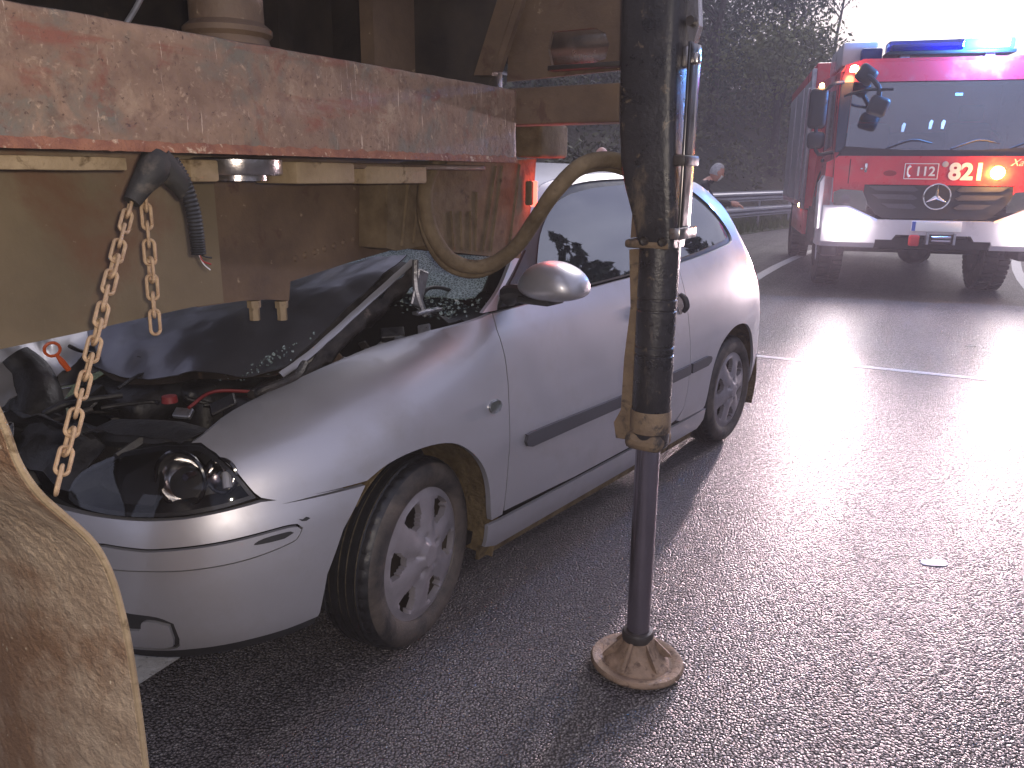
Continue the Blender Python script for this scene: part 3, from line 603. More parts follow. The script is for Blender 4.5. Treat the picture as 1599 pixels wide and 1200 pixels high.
for z_ in (0.74, 0.70): make('roller', lathe([(0.018, -0.10), (0.018, 0.10)], 14, 'x', True, (0.08, -0.18, z_)), MT['chrome_rod'], wn)
for x_ in (-0.0625, 0.2225): make('bracket', box2((x_-0.0125, -0.19, 0.66), (x_+0.0125, -0.05, 0.79)), MT['galv'], wn)
fe('tow_hook', box((-0.20, -0.15, 0.70), (0.11, 0.08, 0.13), 0.02), plain('tow_red', (0.5, 0.02, 0.03), 0.4))
# amber warning lamp, chrome washer jet, small badges on the front panel
AM = emit('amber_lamp_glow', (1.0, 0.50, 0.06), 26.0)
fe('warning_lamp', lathe([(0.001, -0.09), (0.05, -0.088), (0.072, -0.07), (0.075, -0.045)], 24, 'y', c=(0.60, 0, 1.475)), AM)
fe('latch', join(box((-0.80, -0.06, 1.52), (0.035, 0.03, 0.11), 0.014), box((-0.845, -0.06, 1.51), (0.03, 0.02, 0.02), 0.006)), MT['reflector'])
fe('crest', lathe([(0.001, -0.052), (0.032, -0.05), (0.034, -0.044)], 20, 'y', c=(0.05, 0, 1.565)), MT['white_plastic'])
fe('oval_badge', xf(lathe([(0.001, -0.05), (0.055, -0.049), (0.06, -0.044)], 24, 'y'), Matrix.Translation((-0.53, 0, 1.46)) @ Matrix.Diagonal((1.2, 1, 0.55, 1))), plain('dull_red', (0.25, 0.01, 0.015), 0.4))
def text(name, s, size, x, y, z, mat, parent, bold=0.0, shear=0.0, depth=0.002):
    cu = bpy.data.curves.new('text_curve', 'FONT'); cu.body = s; cu.size = size; cu.offset = bold; cu.extrude = depth; cu.align_x = 'CENTER'; cu.align_y = 'CENTER'; cu.shear = shear
    tmp = bpy.data.objects.new('text_tmp', cu); col.objects.link(tmp)
    dg = bpy.context.evaluated_depsgraph_get(); dg.update(); me = bpy.data.meshes.new_from_object(tmp.evaluated_get(dg)); bpy.data.objects.remove(tmp)
    me.transform(Matrix.Translation((x, y, z)) @ Matrix.Rotation(R(90), 4, 'X')); me.materials.clear(); me.materials.append(mat)
    return link(name, me, parent)
text('fleet_number', '821', 0.255, 0.285, -0.049, 1.475, MT['white_sign'], FE, 0.010)
text('emergency_number', '112', 0.145, -0.155, -0.049, 1.48, MT['white_sign'], FE, 0.003)
text('lettering', 'Xaurn', 0.11, 0.86, -0.049, 1.585, MT['white_plastic'], FE, 0.0, 0.35)
fr_ = [(-0.375, 1.40), (-0.02, 1.40), (-0.02, 1.57), (-0.375, 1.57)]
fe('number_frame', join(*[box2((min(a[0], b[0])-0.004, -0.052, min(a[1], b[1])-0.004), (max(a[0], b[0])+0.004, -0.044, max(a[1], b[1])+0.004)) for a, b in zip(fr_, fr_[1:]+fr_[:1])]), MT['white_sign'])
fe('telephone_sign', tube([(-0.315, -0.05, 1.545), (-0.335, -0.05, 1.525), (-0.342, -0.05, 1.485), (-0.335, -0.05, 1.445), (-0.315, -0.05, 1.425)], [0.016, 0.012, 0.008, 0.012, 0.016], 8, 4), MT['white_sign'])
# mirrors
for s in (-1, 1):
    ar = fe('mirror_arm', tube([(s*1.12, 0.18, 2.50), (s*1.25, 0.10, 2.46), (s*1.36, 0.12, 2.30), (s*1.36, 0.12, 1.72), (s*1.16, 0.14, 1.70)], 0.022, 8, 4), BLK)
    fe('wing_mirror', box((s*1.38, 0.14, 2.20), (0.21, 0.11, 0.46), 0.05, 3), BLK)
    fe('lower_mirror', box((s*1.37, 0.14, 1.84), (0.20, 0.11, 0.20), 0.05, 3), BLK)
fe('front_mirror', join(tube([(-1.0, 0.22, 2.63), (-0.90, 0.0, 2.56), (-0.78, -0.12, 2.42), (-0.76, -0.14, 2.30)], 0.028, 8, 4), tube([(-1.1, 0.1, 2.34), (-0.9, -0.1, 2.38), (-0.62, -0.16, 2.38)], 0.016, 8, 4), box((-0.76, -0.15, 2.20), (0.22, 0.10, 0.22), 0.05, 3, Matrix.Rotation(R(18), 3, 'Y')), box((-0.90, 0.02, 2.56), (0.22, 0.12, 0.20), 0.05, 3, Matrix.Rotation(R(35), 3, 'Y'))), BLK)
WM = emit('marker_lamp_glow', (1.0, 0.62, 0.25), 14.0)
fe('marker_lamp', lathe([(0.001, 0.075), (0.04, 0.06), (0.05, 0.02), (0.05, 0)], 16, 'z', c=(-1.03, 0.06, 2.60)), WM)
fe('marker_lamp', lathe([(0.001, 0.05), (0.025, 0.04), (0.03, 0.0)], 12, 'z', c=(-1.36, 0.14, 2.44)), WM)
# light bar
lb = fe('light_bar', box2((-0.66, 0.30, 2.80), (0.70, 0.62, 2.84), 0.01), BLK)
BL = glass('blue_lamp_cover', (0.02, 0.10, 0.75), 0.35)
make('dark_cover', box2((-0.64, 0.31, 2.84), (0.16, 0.61, 2.965), 0.025), BL, lb)
make('dark_core', box2((-0.60, 0.36, 2.842), (0.12, 0.56, 2.93), 0.02), plain('lamp_core_blue', (0.01, 0.03, 0.25), 0.3), lb)
make('lit_cover', box2((0.165, 0.31, 2.84), (0.68, 0.61, 2.965), 0.025), emit('blue_lamp_glow', (0.03, 0.55, 1.0), 4.0), lb)
make('strobe', box2((0.40, 0.29, 2.86), (0.62, 0.308, 2.95), 0.008), emit('strobe_glow', (0.25, 0.85, 1.0), 16.0), lb)
for x_ in (-0.45, 0.45): make('foot', box2((x_-0.05, 0.36, 2.75), (x_+0.05, 0.56, 2.80)), MT['galv'], lb)
fe('roof_box', join(box2((-1.10, 0.75, 2.74), (-0.70, 2.0, 3.02), 0.03)), WHT); fe('roof_lamp', box2((-0.90, 0.60, 2.76), (-0.66, 0.74, 2.93), 0.03), plain('dark_blue_lens', (0.01, 0.03, 0.22), 0.2))
fe('roof_pod', box2((-0.64, 0.7, 2.75), (-0.5, 0.9, 2.84), 0.02), WHT)
# equipment body behind the cab
fe('equipment_body', box2((-1.25, 2.3, 0.95), (1.25, 7.0, 2.98), 0.03), RED)
for k, y in enumerate((2.5, 4.0, 5.5)):
    sh = fe('roller_shutter', box2((-1.268, y, 1.05), (-1.245, y+1.3, 2.80), 0.004), MT['galv'])
fe('corner_post', box2((-1.30, 2.28, 0.95), (-1.24, 2.42, 2.9), 0.01), MT['galv'])
fe('grab_rail', tube([(-1.31, 2.22, 1.1), (-1.34, 2.2, 1.2), (-1.34, 2.2, 2.5), (-1.31, 2.22, 2.6)], 0.016, 8, 4), MT['galv'])
fe('side_skirt', box2((-1.24, 2.3, 0.58), (-1.18, 4.4, 0.94), 0.01), RED); fe('side_skirt', box2((1.18, 2.3, 0.58), (1.24, 4.4, 0.94), 0.01), RED)
fe('ladder', join(*[box2((x-0.03, 2.4, 3.02), (x+0.03, 6.8, 3.1)) for x in (-0.9, -0.5)]+[box2((-0.9, y-0.02, 3.04), (-0.5, y+0.02, 3.08)) for y in np.arange(2.6, 6.8, 0.35)]), MT['galv'])
for y, z in ((2.34, 1.02), (2.75, 0.99)):
    fe('side_marker', box((-1.275, y, z), (0.02, 0.09, 0.06), 0.01), WM)
# chassis and wheels
fe('chassis', join(box2((-0.42, 0.1, 0.66), (-0.30, 6.8, 0.94)), box2((0.30, 0.1, 0.66), (0.42, 6.8, 0.94)), box2((-0.9, 1.18, 0.44), (0.9, 1.32, 0.60), 0.03), box2((-0.9, 5.2, 0.42), (0.9, 5.4, 0.62), 0.03)), MT['dark_steel'])
fe('axle_differential', xf(lathe([(0.001, -0.24), (0.12, -0.2), (0.2, -0.06), (0.2, 0.06), (0.12, 0.2), (0.001, 0.24)], 20, 'y'), Matrix.Translation((0.1, 1.2, 0.50))), MT['dark_steel'])
fe('leaf_spring', join(*[tube([(x, 0.5, 0.86), (x, 1.25, 0.64-0.03*k), (x, 2.0, 0.86)], 0.022, 6, 5) for x in (-0.42, 0.42) for k in range(3)]), MT['dark_steel'])
fe('under_tray', box2((-0.5, 0.3, 0.55), (0.5, 0.9, 0.95), 0.05), MT['void'])
def truck_wheel(x, y, r=0.51, w=0.32, s=-1):
    o = xf(lathe([(r*0.56, -w/2), (r*0.66, -w/2), (r*0.92, -w/2+0.01), (r*0.985, -w/2+0.045), (r, -w/2+0.075), (r, w/2-0.075), (r*0.985, w/2-0.045), (r*0.92, w/2-0.01), (r*0.66, w/2), (r*0.56, w/2)], 60, 'x'), Matrix.Translation((x, y, r)))
    wo_ = fe('wheel', xf(lathe([(0.001, -0.02), (0.10, -0.06), (0.16, -0.06), (0.2, 0.0), (r*0.52, -0.02), (r*0.57, -0.12)] if s < 0 else [(0.001, 0.02), (0.10, 0.06), (0.16, 0.06), (0.2, 0.0), (r*0.52, 0.02), (r*0.57, 0.12)], 40, 'x'), Matrix.Translation((x, y, r))), MT['galv'])
    make('tyre', o, MT['rubber'], wo_)
    lug = []
    for k in range(44):
        for sd in (-1, 1):
            a = 2*math.pi*(k+(0.5 if sd > 0 else 0))/44
            lug.append(xf(box((sd*w*0.25, 0, r+0.006), (w*0.40, 0.045, 0.022)), Matrix.Translation((x, y, r)) @ Matrix.Rotation(a, 4, 'X')))
    make('tread_lugs', join(*lug), MT['rubber'], wo_, smooth=False)
for s in (-1, 1):
    truck_wheel(s*0.98, 1.25, s=s); truck_wheel(s*1.02, 5.3, s=s)
for x_ in (-1.0, 1.0): fe('mud_flap', box2((x_-0.2, 1.95, 0.45), (x_+0.2, 1.98, 1.0)), MT['rubber'])
# the lit lamps: two bumper headlamps, blue beacon, amber lamp
HG = emit('headlamp_glow', (1.0, 0.93, 0.90), 60.0)
def lamp(name, kind, loc, energy, colr, size, aim=None, cone=None):
    d = bpy.data.lights.new(name, kind); d.energy = energy; d.color = colr; d.shadow_soft_size = size
    o = bpy.data.objects.new(name, d); col.objects.link(o); o.parent = FE; o.location = loc
    if aim is not None: o.rotation_euler = Vector(aim).to_track_quat('-Z', 'Y').to_euler()
    if cone: d.spot_size = R(cone); d.spot_blend = 1.0
    return o
for s in (-1, 1):
    fe('lamp_element', xf(lathe([(0.001, -0.175), (0.08, -0.172), (0.125, -0.166), (0.13, -0.15)], 28, 'y'), Matrix.Translation((s*0.96, 0, 0.86)) @ Matrix.Diagonal((1.3, 1, 0.95, 1))), HG)
    lamp('bumper_glare_fill', 'POINT', (s*0.96, -0.30, 0.86), 2.6, (1.0, 0.82, 0.82), 0.06)  # added light ahead of each headlamp, whitens the bumper like glare
    lamp('headlamp_beam', 'SPOT', (s*0.98, -0.30, 0.86), 490.0, (1.0, 0.72, 0.77), 0.09, (-0.20, -1, 0.075), 44)
    lamp('headlamp_scatter', 'SPOT', (s*0.98, -0.30, 0.86), 75.0, (1.0, 0.80, 0.84), 0.09, (-0.10, -1, -0.07), 150)
lamp('beacon_light', 'POINT', (0.45, 0.10, 2.95), 220.0, (0.10, 0.35, 1.0), 0.12)
lamp('warning_light', 'POINT', (0.60, -0.16, 1.475), 14.0, (1.0, 0.45, 0.08), 0.05)

# ================================================================== silver hatchback: body surface (a = metres behind the front axle, b = out to its left, c = height)
def pchip(xs,ys):
    xs=np.array(xs,float); ys=np.array(ys,float); h=np.diff(xs); d=np.diff(ys)/h
    m=np.zeros(len(xs))
    for i in range(1,len(xs)-1):
        if d[i-1]*d[i]>0:
            w1=2*h[i]+h[i-1]; w2=h[i]+2*h[i-1]; m[i]=(w1+w2)/(w1/d[i-1]+w2/d[i])
    m[0]=d[0]; m[-1]=d[-1]
    def f(x):
        x=np.asarray(x,float); i=np.clip(np.searchsorted(xs,x)-1,0,len(h)-1)
        t=(x-xs[i])/h[i]
        lin_lo=ys[0]+m[0]*(x-xs[0]); lin_hi=ys[-1]+m[-1]*(x-xs[-1])
        r=(2*t**3-3*t**2+1)*ys[i]+(t**3-2*t**2+t)*h[i]*m[i]+(-2*t**3+3*t**2)*ys[i+1]+(t**3-t**2)*h[i]*m[i+1]
        return np.where(x<xs[0],lin_lo,np.where(x>xs[-1],lin_hi,r))
    return f
def nspline(xs,ys):
    xs=np.array(xs,float); ys=np.array(ys,float); n=len(xs); h=np.diff(xs)
    A=np.eye(n); r=np.zeros(n)
    for i in range(1,n-1):
        A[i,i-1]=h[i-1];A[i,i]=2*(h[i-1]+h[i]);A[i,i+1]=h[i]; r[i]=3*((ys[i+1]-ys[i])/h[i]-(ys[i]-ys[i-1])/h[i-1])
    c=np.linalg.solve(A,r); b=np.diff(ys)/h-h*(2*c[:-1]+c[1:])/3; d=np.diff(c)/(3*h)
    def f(x,der=0):
        x=np.asarray(x,float); i=np.clip(np.searchsorted(xs,x)-1,0,n-2); t=x-xs[i]
        if der: return b[i]+2*c[i]*t+3*d[i]*t*t
        return ys[i]+b[i]*t+c[i]*t*t+d[i]*t**3
    return f
PLAN=[(3.10,0),(3.09,.3),(3.05,.52),(2.98,.69),(2.87,.775),(2.65,.82),(2.4,.84),(1.9,.848),(1.2,.849),(.6,.848),(0,.846),(-.25,.836),(-.45,.803),(-.6,.74),(-.71,.645),(-.79,.5),(-.84,.3),(-.86,0)]
_p=np.array(PLAN); _s=np.concatenate([[0],np.cumsum(np.hypot(*np.diff(_p,axis=0).T))])
fa,fb=nspline(_s,_p[:,0]),nspline(_s,_p[:,1])
UMAX=_s[-1]
def u_of(a): # side only
    return float(np.interp(-a,-_p[:,0],_s))
ST=[(0,[(.2,.06),(.3,.02),(.45,0),(.6,0),(.7,.04),(.85,.08),(1.0,.15),(1.15,.25),(1.3,.4),(1.38,.5)]),
(4,[(.2,.06),(.3,.02),(.45,0),(.6,0),(.75,.01),(.85,.03),(.95,.07),(1.1,.15),(1.25,.25),(1.38,.4)]),
(6,[(.17,.05),(.25,.02),(.4,0),(.55,0),(.65,.002),(.75,.012),(.85,.03),(.95,.06),(1.05,.10),(1.2,.175),(1.3,.235),(1.38,.30),(1.42,.36)]),
(8,[(.17,.06),(.25,.025),(.4,.004),(.55,0),(.63,.006),(.75,.025),(.85,.045),(.93,.068),(.97,.085),(1.1,.14),(1.2,.185),(1.3,.235),(1.38,.285),(1.42,.33)]),
(9.35,[(.17,.06),(.25,.025),(.4,.005),(.55,0),(.65,.01),(.75,.028),(.85,.05),(.92,.075),(.96,.10),(1.0,.13),(1.1,.19),(1.2,.235),(1.3,.28),(1.4,.33)]),
(10,[(.17,.05),(.25,.02),(.4,.003),(.55,0),(.65,.008),(.72,.022),(.80,.055),(.86,.11),(.90,.19),(.93,.30)]),
(13,[(.17,.08),(.22,.045),(.3,.012),(.45,0),(.55,.008),(.62,.03),(.68,.055),(.74,.10),(.80,.19),(.86,.34)]),
(17,[(.17,.10),(.22,.04),(.30,.01),(.45,0),(.55,.01),(.60,.03),(.66,.07),(.72,.13),(.78,.22),(.84,.40)])]
_us=[float(np.interp(i,np.arange(len(_s)),_s)) for i,_ in ST]
_fs=[pchip(*zip(*t)) for _,t in ST]
def off(u,c):
    u=np.asarray(u,float);c=np.asarray(c,float)
    V=np.array([f(c) for f in _fs])
    # pchip-ish across u: smoothstep between stations
    i=np.clip(np.searchsorted(_us,u)-1,0,len(_us)-2)
    us=np.array(_us); h=np.diff(us); t=np.clip((u-us[i])/h[i],0,1)
    if V.ndim==1: V=V[:,None]; i=np.atleast_1d(i); t=np.atleast_1d(t); one=True
    else: one=False
    D=np.diff(V,axis=0)/h[:,None]; Mm=np.zeros_like(V); Mm[0]=D[0]; Mm[-1]=D[-1]
    w1=(2*h[1:]+h[:-1])[:,None]; w2=(h[1:]+2*h[:-1])[:,None]; sg=D[:-1]*D[1:]>1e-12; Mm[1:-1]=np.where(sg,(w1+w2)/(w1/np.where(sg,D[:-1],1)+w2/np.where(sg,D[1:],1)),0.0); k=np.arange(V.shape[1]); hh=h[i]
    r=(2*t**3-3*t**2+1)*V[i,k]+(t**3-2*t**2+t)*hh*Mm[i,k]+(3*t**2-2*t**3)*V[i+1,k]+(t**3-t**2)*hh*Mm[i+1,k]
    return r[0] if one else r
def surf(u,c,d=0.0):
    u=np.asarray(u,float);c=np.asarray(c,float)
    a,b=fa(u),fb(u); ta,tb=fa(u,1),fb(u,1); L=np.hypot(ta,tb)
    na,nb=tb/L,-ta/L   # outward normal (u goes rear centre->left side->front): check
    o=off(u,c)-d
    return np.stack([a-na*o,b-nb*o,c*np.ones_like(o)],-1)
CAR_YAW = 0.63885
CAR = empty('silver_car', (-0.91564, 2.70230, 0), R(90)-CAR_YAW, 'silver three-door hatchback with smashed front wedged under the lorry', 'car')
CAR_M = Matrix.Translation(CAR.location) @ Matrix.Rotation(R(90)-CAR_YAW, 4, 'Z'); CAR_I = CAR_M.inverted()
def to_car(p): return CAR_I @ Vector(p)
def L3(a, b, c): return Vector((a, -b, c))
def car_plane(px, py, b=None, a=None):           # sight line met with a lengthwise (b) or crosswise (a) plane of the car
    o = to_car(EYE); d = (CAR_I.to_3x3() @ ray(px, py))
    t = ((-b)-o.y)/d.y if b is not None else (a-o.x)/d.x
    return o+d*t
def SP(u, c, d=0.0):
    q = surf(np.array([u]), np.array([c]), d)[0]; return L3(*q)
def inside(poly, x, y):
    r = False; j = len(poly)-1
    for i in range(len(poly)):
        xi, yi = poly[i]; xj, yj = poly[j]
        if (yi > y) != (yj > y) and x < (xj-xi)*(y-yi)/(yj-yi)+xi: r = not r
        j = i
    return r
def shrink(poly, d):
    n = len(poly); A = sum(poly[i][0]*poly[(i+1) % n][1]-poly[(i+1) % n][0]*poly[i][1] for i in range(n)); s = 1 if A > 0 else -1; out = []
    for i in range(n):
        p0, p1, p2 = Vector(poly[i-1]), Vector(poly[i]), Vector(poly[(i+1) % n])
        e1 = (p1-p0).normalized(); e2 = (p2-p1).normalized(); n1 = Vector((-e1.y, e1.x)); n2 = Vector((-e2.y, e2.x)); m = n1+n2
        if m.length < 0.3: m = n1
        m = m.normalized()/max(0.5, m.normalized().dot(n1)); q = p1+m*(s*d); out.append((q.x, q.y))
    return out
def resample(poly, step):
    out = []; n = len(poly)
    for i in range(n):
        p, q = Vector(poly[i]), Vector(poly[(i+1) % n]); k = max(1, int((q-p).length/step+0.5))
        for j in range(k):
            r = p+(q-p)*(j/k); out.append((r.x, r.y))
    return out
def curve2(P, n=5):
    return [(p.x, p.y) for p in smooth_path([Vector((x, y, 0)) for x, y in P], n)]
def panel(poly, holes=(), step=0.022, d=0.0, gap=0.0022, lip=0.014, fn=None):
    """trimmed piece of the body surface with turned-in edges"""
    fn = fn or (lambda u, c, dd: surf(u, c, dd))
    loops = [resample(shrink(poly, gap) if gap else poly, step)]+[resample(shrink(h, -gap) if gap else h, step) for h in holes]
    pts = []; edges = []
    for lp in loops:
        k = len(pts); pts += lp; edges += [(k+i, k+(i+1) % len(lp)) for i in range(len(lp))]
    us = [p[0] for p in loops[0]]; cs_ = [p[1] for p in loops[0]]; nb = len(pts); bnd = np.array(pts)
    for u in np.arange(min(us)+step*0.5, max(us), step):
        for c in np.arange(min(cs_)+step*0.5, max(cs_), step):
            if inside(loops[0], u, c) and not any(inside(h, u, c) for h in loops[1:]) and np.min((bnd[:, 0]-u)**2+(bnd[:, 1]-c)**2) > (0.55*step)**2: pts.append((u, c))
    v, e, f, *_ = delaunay_2d_cdt([Vector(p) for p in pts], edges, [], 0, 1e-6)
    v = [(p.x, p.y) for p in v]; F = []
    for t in f:
        cx = sum(v[i][0] for i in t)/len(t); cy = sum(v[i][1] for i in t)/len(t)
        if inside(loops[0], cx, cy) and not any(inside(h, cx, cy) for h in loops[1:]): F.append(tuple(t))
    u = np.array([p[0] for p in v]); c = np.array([p[1] for p in v])
    X = fn(u, c, d); V = [L3(*q) for q in X]
    cnt = {}
    for t in F:
        for i in range(3):
            k = (t[i], t[(i+1) % 3]); cnt[tuple(sorted(k))] = cnt.get(tuple(sorted(k)), [])+[k]
    X1 = fn(u, c, d-0.002); X2 = fn(u, c, d-lip); m1, m2 = {}, {}
    for kk, kl in cnt.items():
        if len(kl) != 1: continue
        for i in kk:
            if i not in m2:
                m2[i] = len(V); V.append(L3(*X2[i]))
        i, j = kl[0]; F.append((j, i, m2[i], m2[j]))
    return V, F
def mirror_part(o):
    m = o.copy(); m.data = o.data.copy(); m.data.transform(Matrix.Diagonal((1, -1, 1, 1))); m.data.flip_normals(); col.objects.link(m); m.parent = CAR; return m
def cp(name, VF, mat, parent=None, **k): return make(name, VF, mat, parent or CAR, **k)
def side(name, poly, mat, both=True, sharp=32, **k):
    o = cp(name, panel(poly, **k), mat, sharp=sharp)
    if both: mirror_part(o)
    return o
SIL = MT['silver']
hood_line = [(4.444, .767), (4.326, .807), (4.150, .842), (4.072, .857), (3.916, .887), (3.765, .910), (3.592, .930), (3.470, .951), (3.373, .969), (3.289, .982)]
door_gap = [(3.307, .93), (3.304, .842), (3.310, .758), (3.327, .657), (3.343, .51), (3.353, .35), (3.356, .312)]
AC = u_of(0.0)
def arch_pts(uc, r, a0, a1, n=18, cz=0.30): return [(uc+r*math.cos(t), cz+r*math.sin(t)) for t in np.linspace(a0, a1, n)]
# front wheel arch from the rear bottom over the top to the bumper seam (u grows forward)
front_arch = curve2([(3.418, .312), (3.430, .354), (3.443, .438), (3.472, .513), (3.525, .578), (3.594, .627), (3.677, .650), (3.780, .655), (3.876, .644), (3.953, .617)], 3)
seam = [(4.026, .619), (4.118, .621), (4.204, .624), (4.252, .640)]
lamp_edge = [(4.268, .655), (4.303, .704), (4.356, .746), (4.405, .766)]
fender = side('front_wing', curve2(hood_line, 3)+door_gap+front_arch+seam+lamp_edge, SIL, lip=0.02)
# mud-caked wheel housing
def housing(ac, r, b0=0.50, b1=0.80, name='wheel_housing'):
    rows = []
    for t in np.linspace(R(-24), R(138), 34):
        rows.append([L3(ac+r*math.cos(t)*(1+0.02*fbm((t*3, b*9, ac), 1)), b, 0.30+r*math.sin(t)) for b in np.linspace(b1, b0, 8)])
    o = cp(name, sheet(rows, 0.004), MT['arch_mud'], sharp=80); mirror_part(o)
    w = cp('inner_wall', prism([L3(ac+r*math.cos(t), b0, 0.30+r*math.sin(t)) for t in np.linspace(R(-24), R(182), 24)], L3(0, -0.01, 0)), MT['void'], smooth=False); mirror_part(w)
hf = [[L3(0.02+0.372*math.cos(t), b, 0.30+0.372*math.sin(t)) for b in np.linspace(0.77, 0.5, 5)] for t in np.linspace(R(136), R(186), 10)]
mirror_part(cp('front_liner', sheet(hf, 0.004), MT['void'], sharp=80))
housing(0.02, 0.365); housing(2.45, 0.375, name='rear_wheel_housing')
# door
belt = [(1.935, 1.030), (2.351, 1.012), (2.769, 0.998), (3.080, 0.988)]
UD = 1.935
door_poly = [(3.289, .980)]+door_gap[:-1]+[(3.350, .322)]+[(2.9, .308), (2.5, .308), (2.2, .308), (2.05, .318), (1.975, .36), (1.945, .45), (UD, .60), (UD, .80)]+belt
door = side('door', door_poly, SIL)
# window opening (outer edge of the black seal) and body side with rail, C-pillar and rear quarter
dlo_front = [(3.26, .988), (3.20, 1.035), (3.10, 1.10), (3.00, 1.175), (2.90, 1.250), (2.78, 1.325), (2.64, 1.368), (2.40, 1.395), (2.0, 1.405), (1.70, 1.395)]
dlo_rear = [(1.50, 1.365), (1.36, 1.305), (1.24, 1.22), (1.175, 1.15), (1.165, 1.105), (1.21, 1.083), (1.40, 1.068), (1.70, 1.044), (1.91, 1.031)]
dlo = curve2(dlo_front+dlo_rear, 4)
rail_top = [(1.10, 1.335), (1.30, 1.392), (1.60, 1.422), (2.0, 1.432), (2.40, 1.424), (2.66, 1.402), (2.80, 1.372), (2.92, 1.300), (3.02, 1.205), (3.13, 1.105), (3.22, 1.04), (3.335, .984)]
rear_arch = curve2([(1.712, .318), (1.690, .42), (1.650, .52), (1.58, .60), (1.46, .655), (1.33, .672), (1.19, .650), (1.09, .585), (1.03, .49), (1.0, .40)], 3)
quarter = [(1.985, .303), (1.85, .303), (1.73, .303)]+rear_arch+[(0.97, .40), (0.96, .58), (0.92, .605), (0.83, .61), (0.80, .76), (0.85, .80), (0.90, .90), (0.87, 1.00), (0.84, 1.10), (0.94, 1.23)]+curve2(rail_top, 3)+[(3.26, .984)]
dl_closed = curve2(dlo_front+dlo_rear, 4)
quarter += dl_closed[1:] + [(UD, 1.028), (UD, .80), (UD, .60), (1.945, .45), (1.975, .36), (2.03, .318)]
side('body_side', quarter, SIL, gap=0.0015)
# black seal + panes
side('window_seal', dl_closed, MT['black_plastic'], holes=(), d=-0.010, gap=0.0, lip=0.006)
pane1 = curve2([(3.06, 1.004), (2.98, 1.085), (2.89, 1.205), (2.77, 1.292), (2.63, 1.340), (2.40, 1.368), (2.10, 1.380), (1.97, 1.380)], 4)+[(1.965, 1.045), (2.351, 1.026), (2.769, 1.012)]
pane2 = curve2([(1.88, 1.378), (1.70, 1.370), (1.53, 1.342), (1.40, 1.290), (1.28, 1.210), (1.215, 1.145), (1.225, 1.108), (1.42, 1.090), (1.70, 1.066), (1.88, 1.052)], 3)
side('door_glass', pane1, MT['car_glass'], d=-0.005, gap=0.0, lip=0.003)
side('quarter_glass', pane2, MT['car_glass'], d=-0.005, gap=0.0, lip=0.003)
side('mirror_triangle', [(3.245, .992), (3.10, 1.085), (3.00, 1.16), (3.03, 1.08), (3.07, 1.005)], MT['black_plastic'], d=-0.002, gap=0.0)
# rub strip on the door, sill, side repeater, door handle
side('rub_strip', curve2([(3.256, .548), (3.246, .567), (3.22, .574), (2.9, .570), (2.553, .566), (2.145, .570), (UD+0.012, .573)], 2)+[(UD+0.012, .527), (2.145, .524), (2.548, .520), (2.9, .522), (3.22, .522), (3.246, .530)], MT['grey_plastic'], d=0.012, gap=0, lip=0.016)
side('rear_rub_strip', [(UD-0.008, .574), (1.75, .580), (1.72, .574), (1.705, .563), (1.715, .545), (1.75, .532), (UD-0.008, .528)], MT['grey_plastic'], d=0.012, gap=0, lip=0.016)
side('sill', [(3.44, .303), (3.35, .299), (2.9, .296), (2.4, .296), (1.9, .296), (1.70, .303), (1.69, .24), (1.72, .195), (2.4, .185), (3.35, .185), (3.43, .215)], SIL, gap=0.001, d=0.004)
side('sill_underside', [(3.43, .21), (3.35, .188), (2.4, .188), (1.72, .195), (1.72, .14), (2.4, .13), (3.4, .14)], MT['arch_mud'], gap=0, d=-0.012)
rep = side('side_repeater', curve2([(3.365, .702), (3.372, .717), (3.39, .722), (3.418, .720), (3.430, .706), (3.424, .688), (3.405, .680), (3.378, .684)], 3), MT['reflector'], d=0.003, gap=0, step=0.01, both=False)
make('lens', panel(curve2([(3.367, .702), (3.374, .716), (3.39, .720), (3.416, .718), (3.428, .706), (3.422, .690), (3.405, .682), (3.38, .686)], 3), step=0.01, d=0.010, gap=0, lip=0.008), MT['clear_lens'], rep)
hd = cp('door_handle', tube([SP(2.01, .905, 0.012), SP(2.005, .885, 0.030), SP(2.002, .85, 0.030), SP(2.003, .825, 0.012)], [0.010, 0.014, 0.014, 0.010], 8, 4), MT['black_plastic'])
make('recess', panel(curve2([(2.03, .915), (1.985, .90), (1.975, .865), (1.985, .825), (2.02, .815), (2.035, .86)], 3), step=0.012, d=0.002, gap=0, lip=0.004), MT['black_plastic'], hd)
make('lock', lathe([(0.001, 0.0), (0.011, 0.0), (0.012, -0.006)], 14, 'y', c=SP(2.07, .862, 0.006)), MT['reflector'], hd)
# front bumper
UF = UMAX
bump_top = [(4.252, .634), (4.347, .624), (4.442, .615), (4.543, .610), (4.678, .607), (4.85, .605), (UF-0.002, .60)]
bump_bot = [(UF-0.002, .235), (4.85, .24), (4.627, .248), (4.458, .262), (4.313, .268), (4.214, .270), (4.124, .277)]
b_arch = [(4.119, .288), (4.097, .398), (4.042, .509), (3.957, .610)]
rub_out = curve2([(4.160, .548), (4.172, .530), (4.194, .518), (4.298, .501), (4.417, .493), (4.540, .490), (4.70, .488), (4.70, .541), (4.540, .543), (4.489, .546), (4.353, .554), (4.250, .561), (4.198, .563), (4.172, .560)], 3)
fog_out = curve2([(4.492, .345), (4.53, .362), (4.60, .366), (4.72, .366), (4.72, .262), (4.60, .262), (4.50, .268), (4.484, .30)], 3)
side('front_bumper', bump_top+bump_bot+b_arch+list(reversed([(u, c-0.004) for u, c in seam[:-1]])), SIL, holes=(rub_out, fog_out), lip=0.018)
side('bumper_strip', rub_out, SIL, d=0.006, gap=0.0035, lip=0.012)
side('fog_lamp_surround', fog_out, MT['black_plastic'], d=-0.006, gap=0.001)
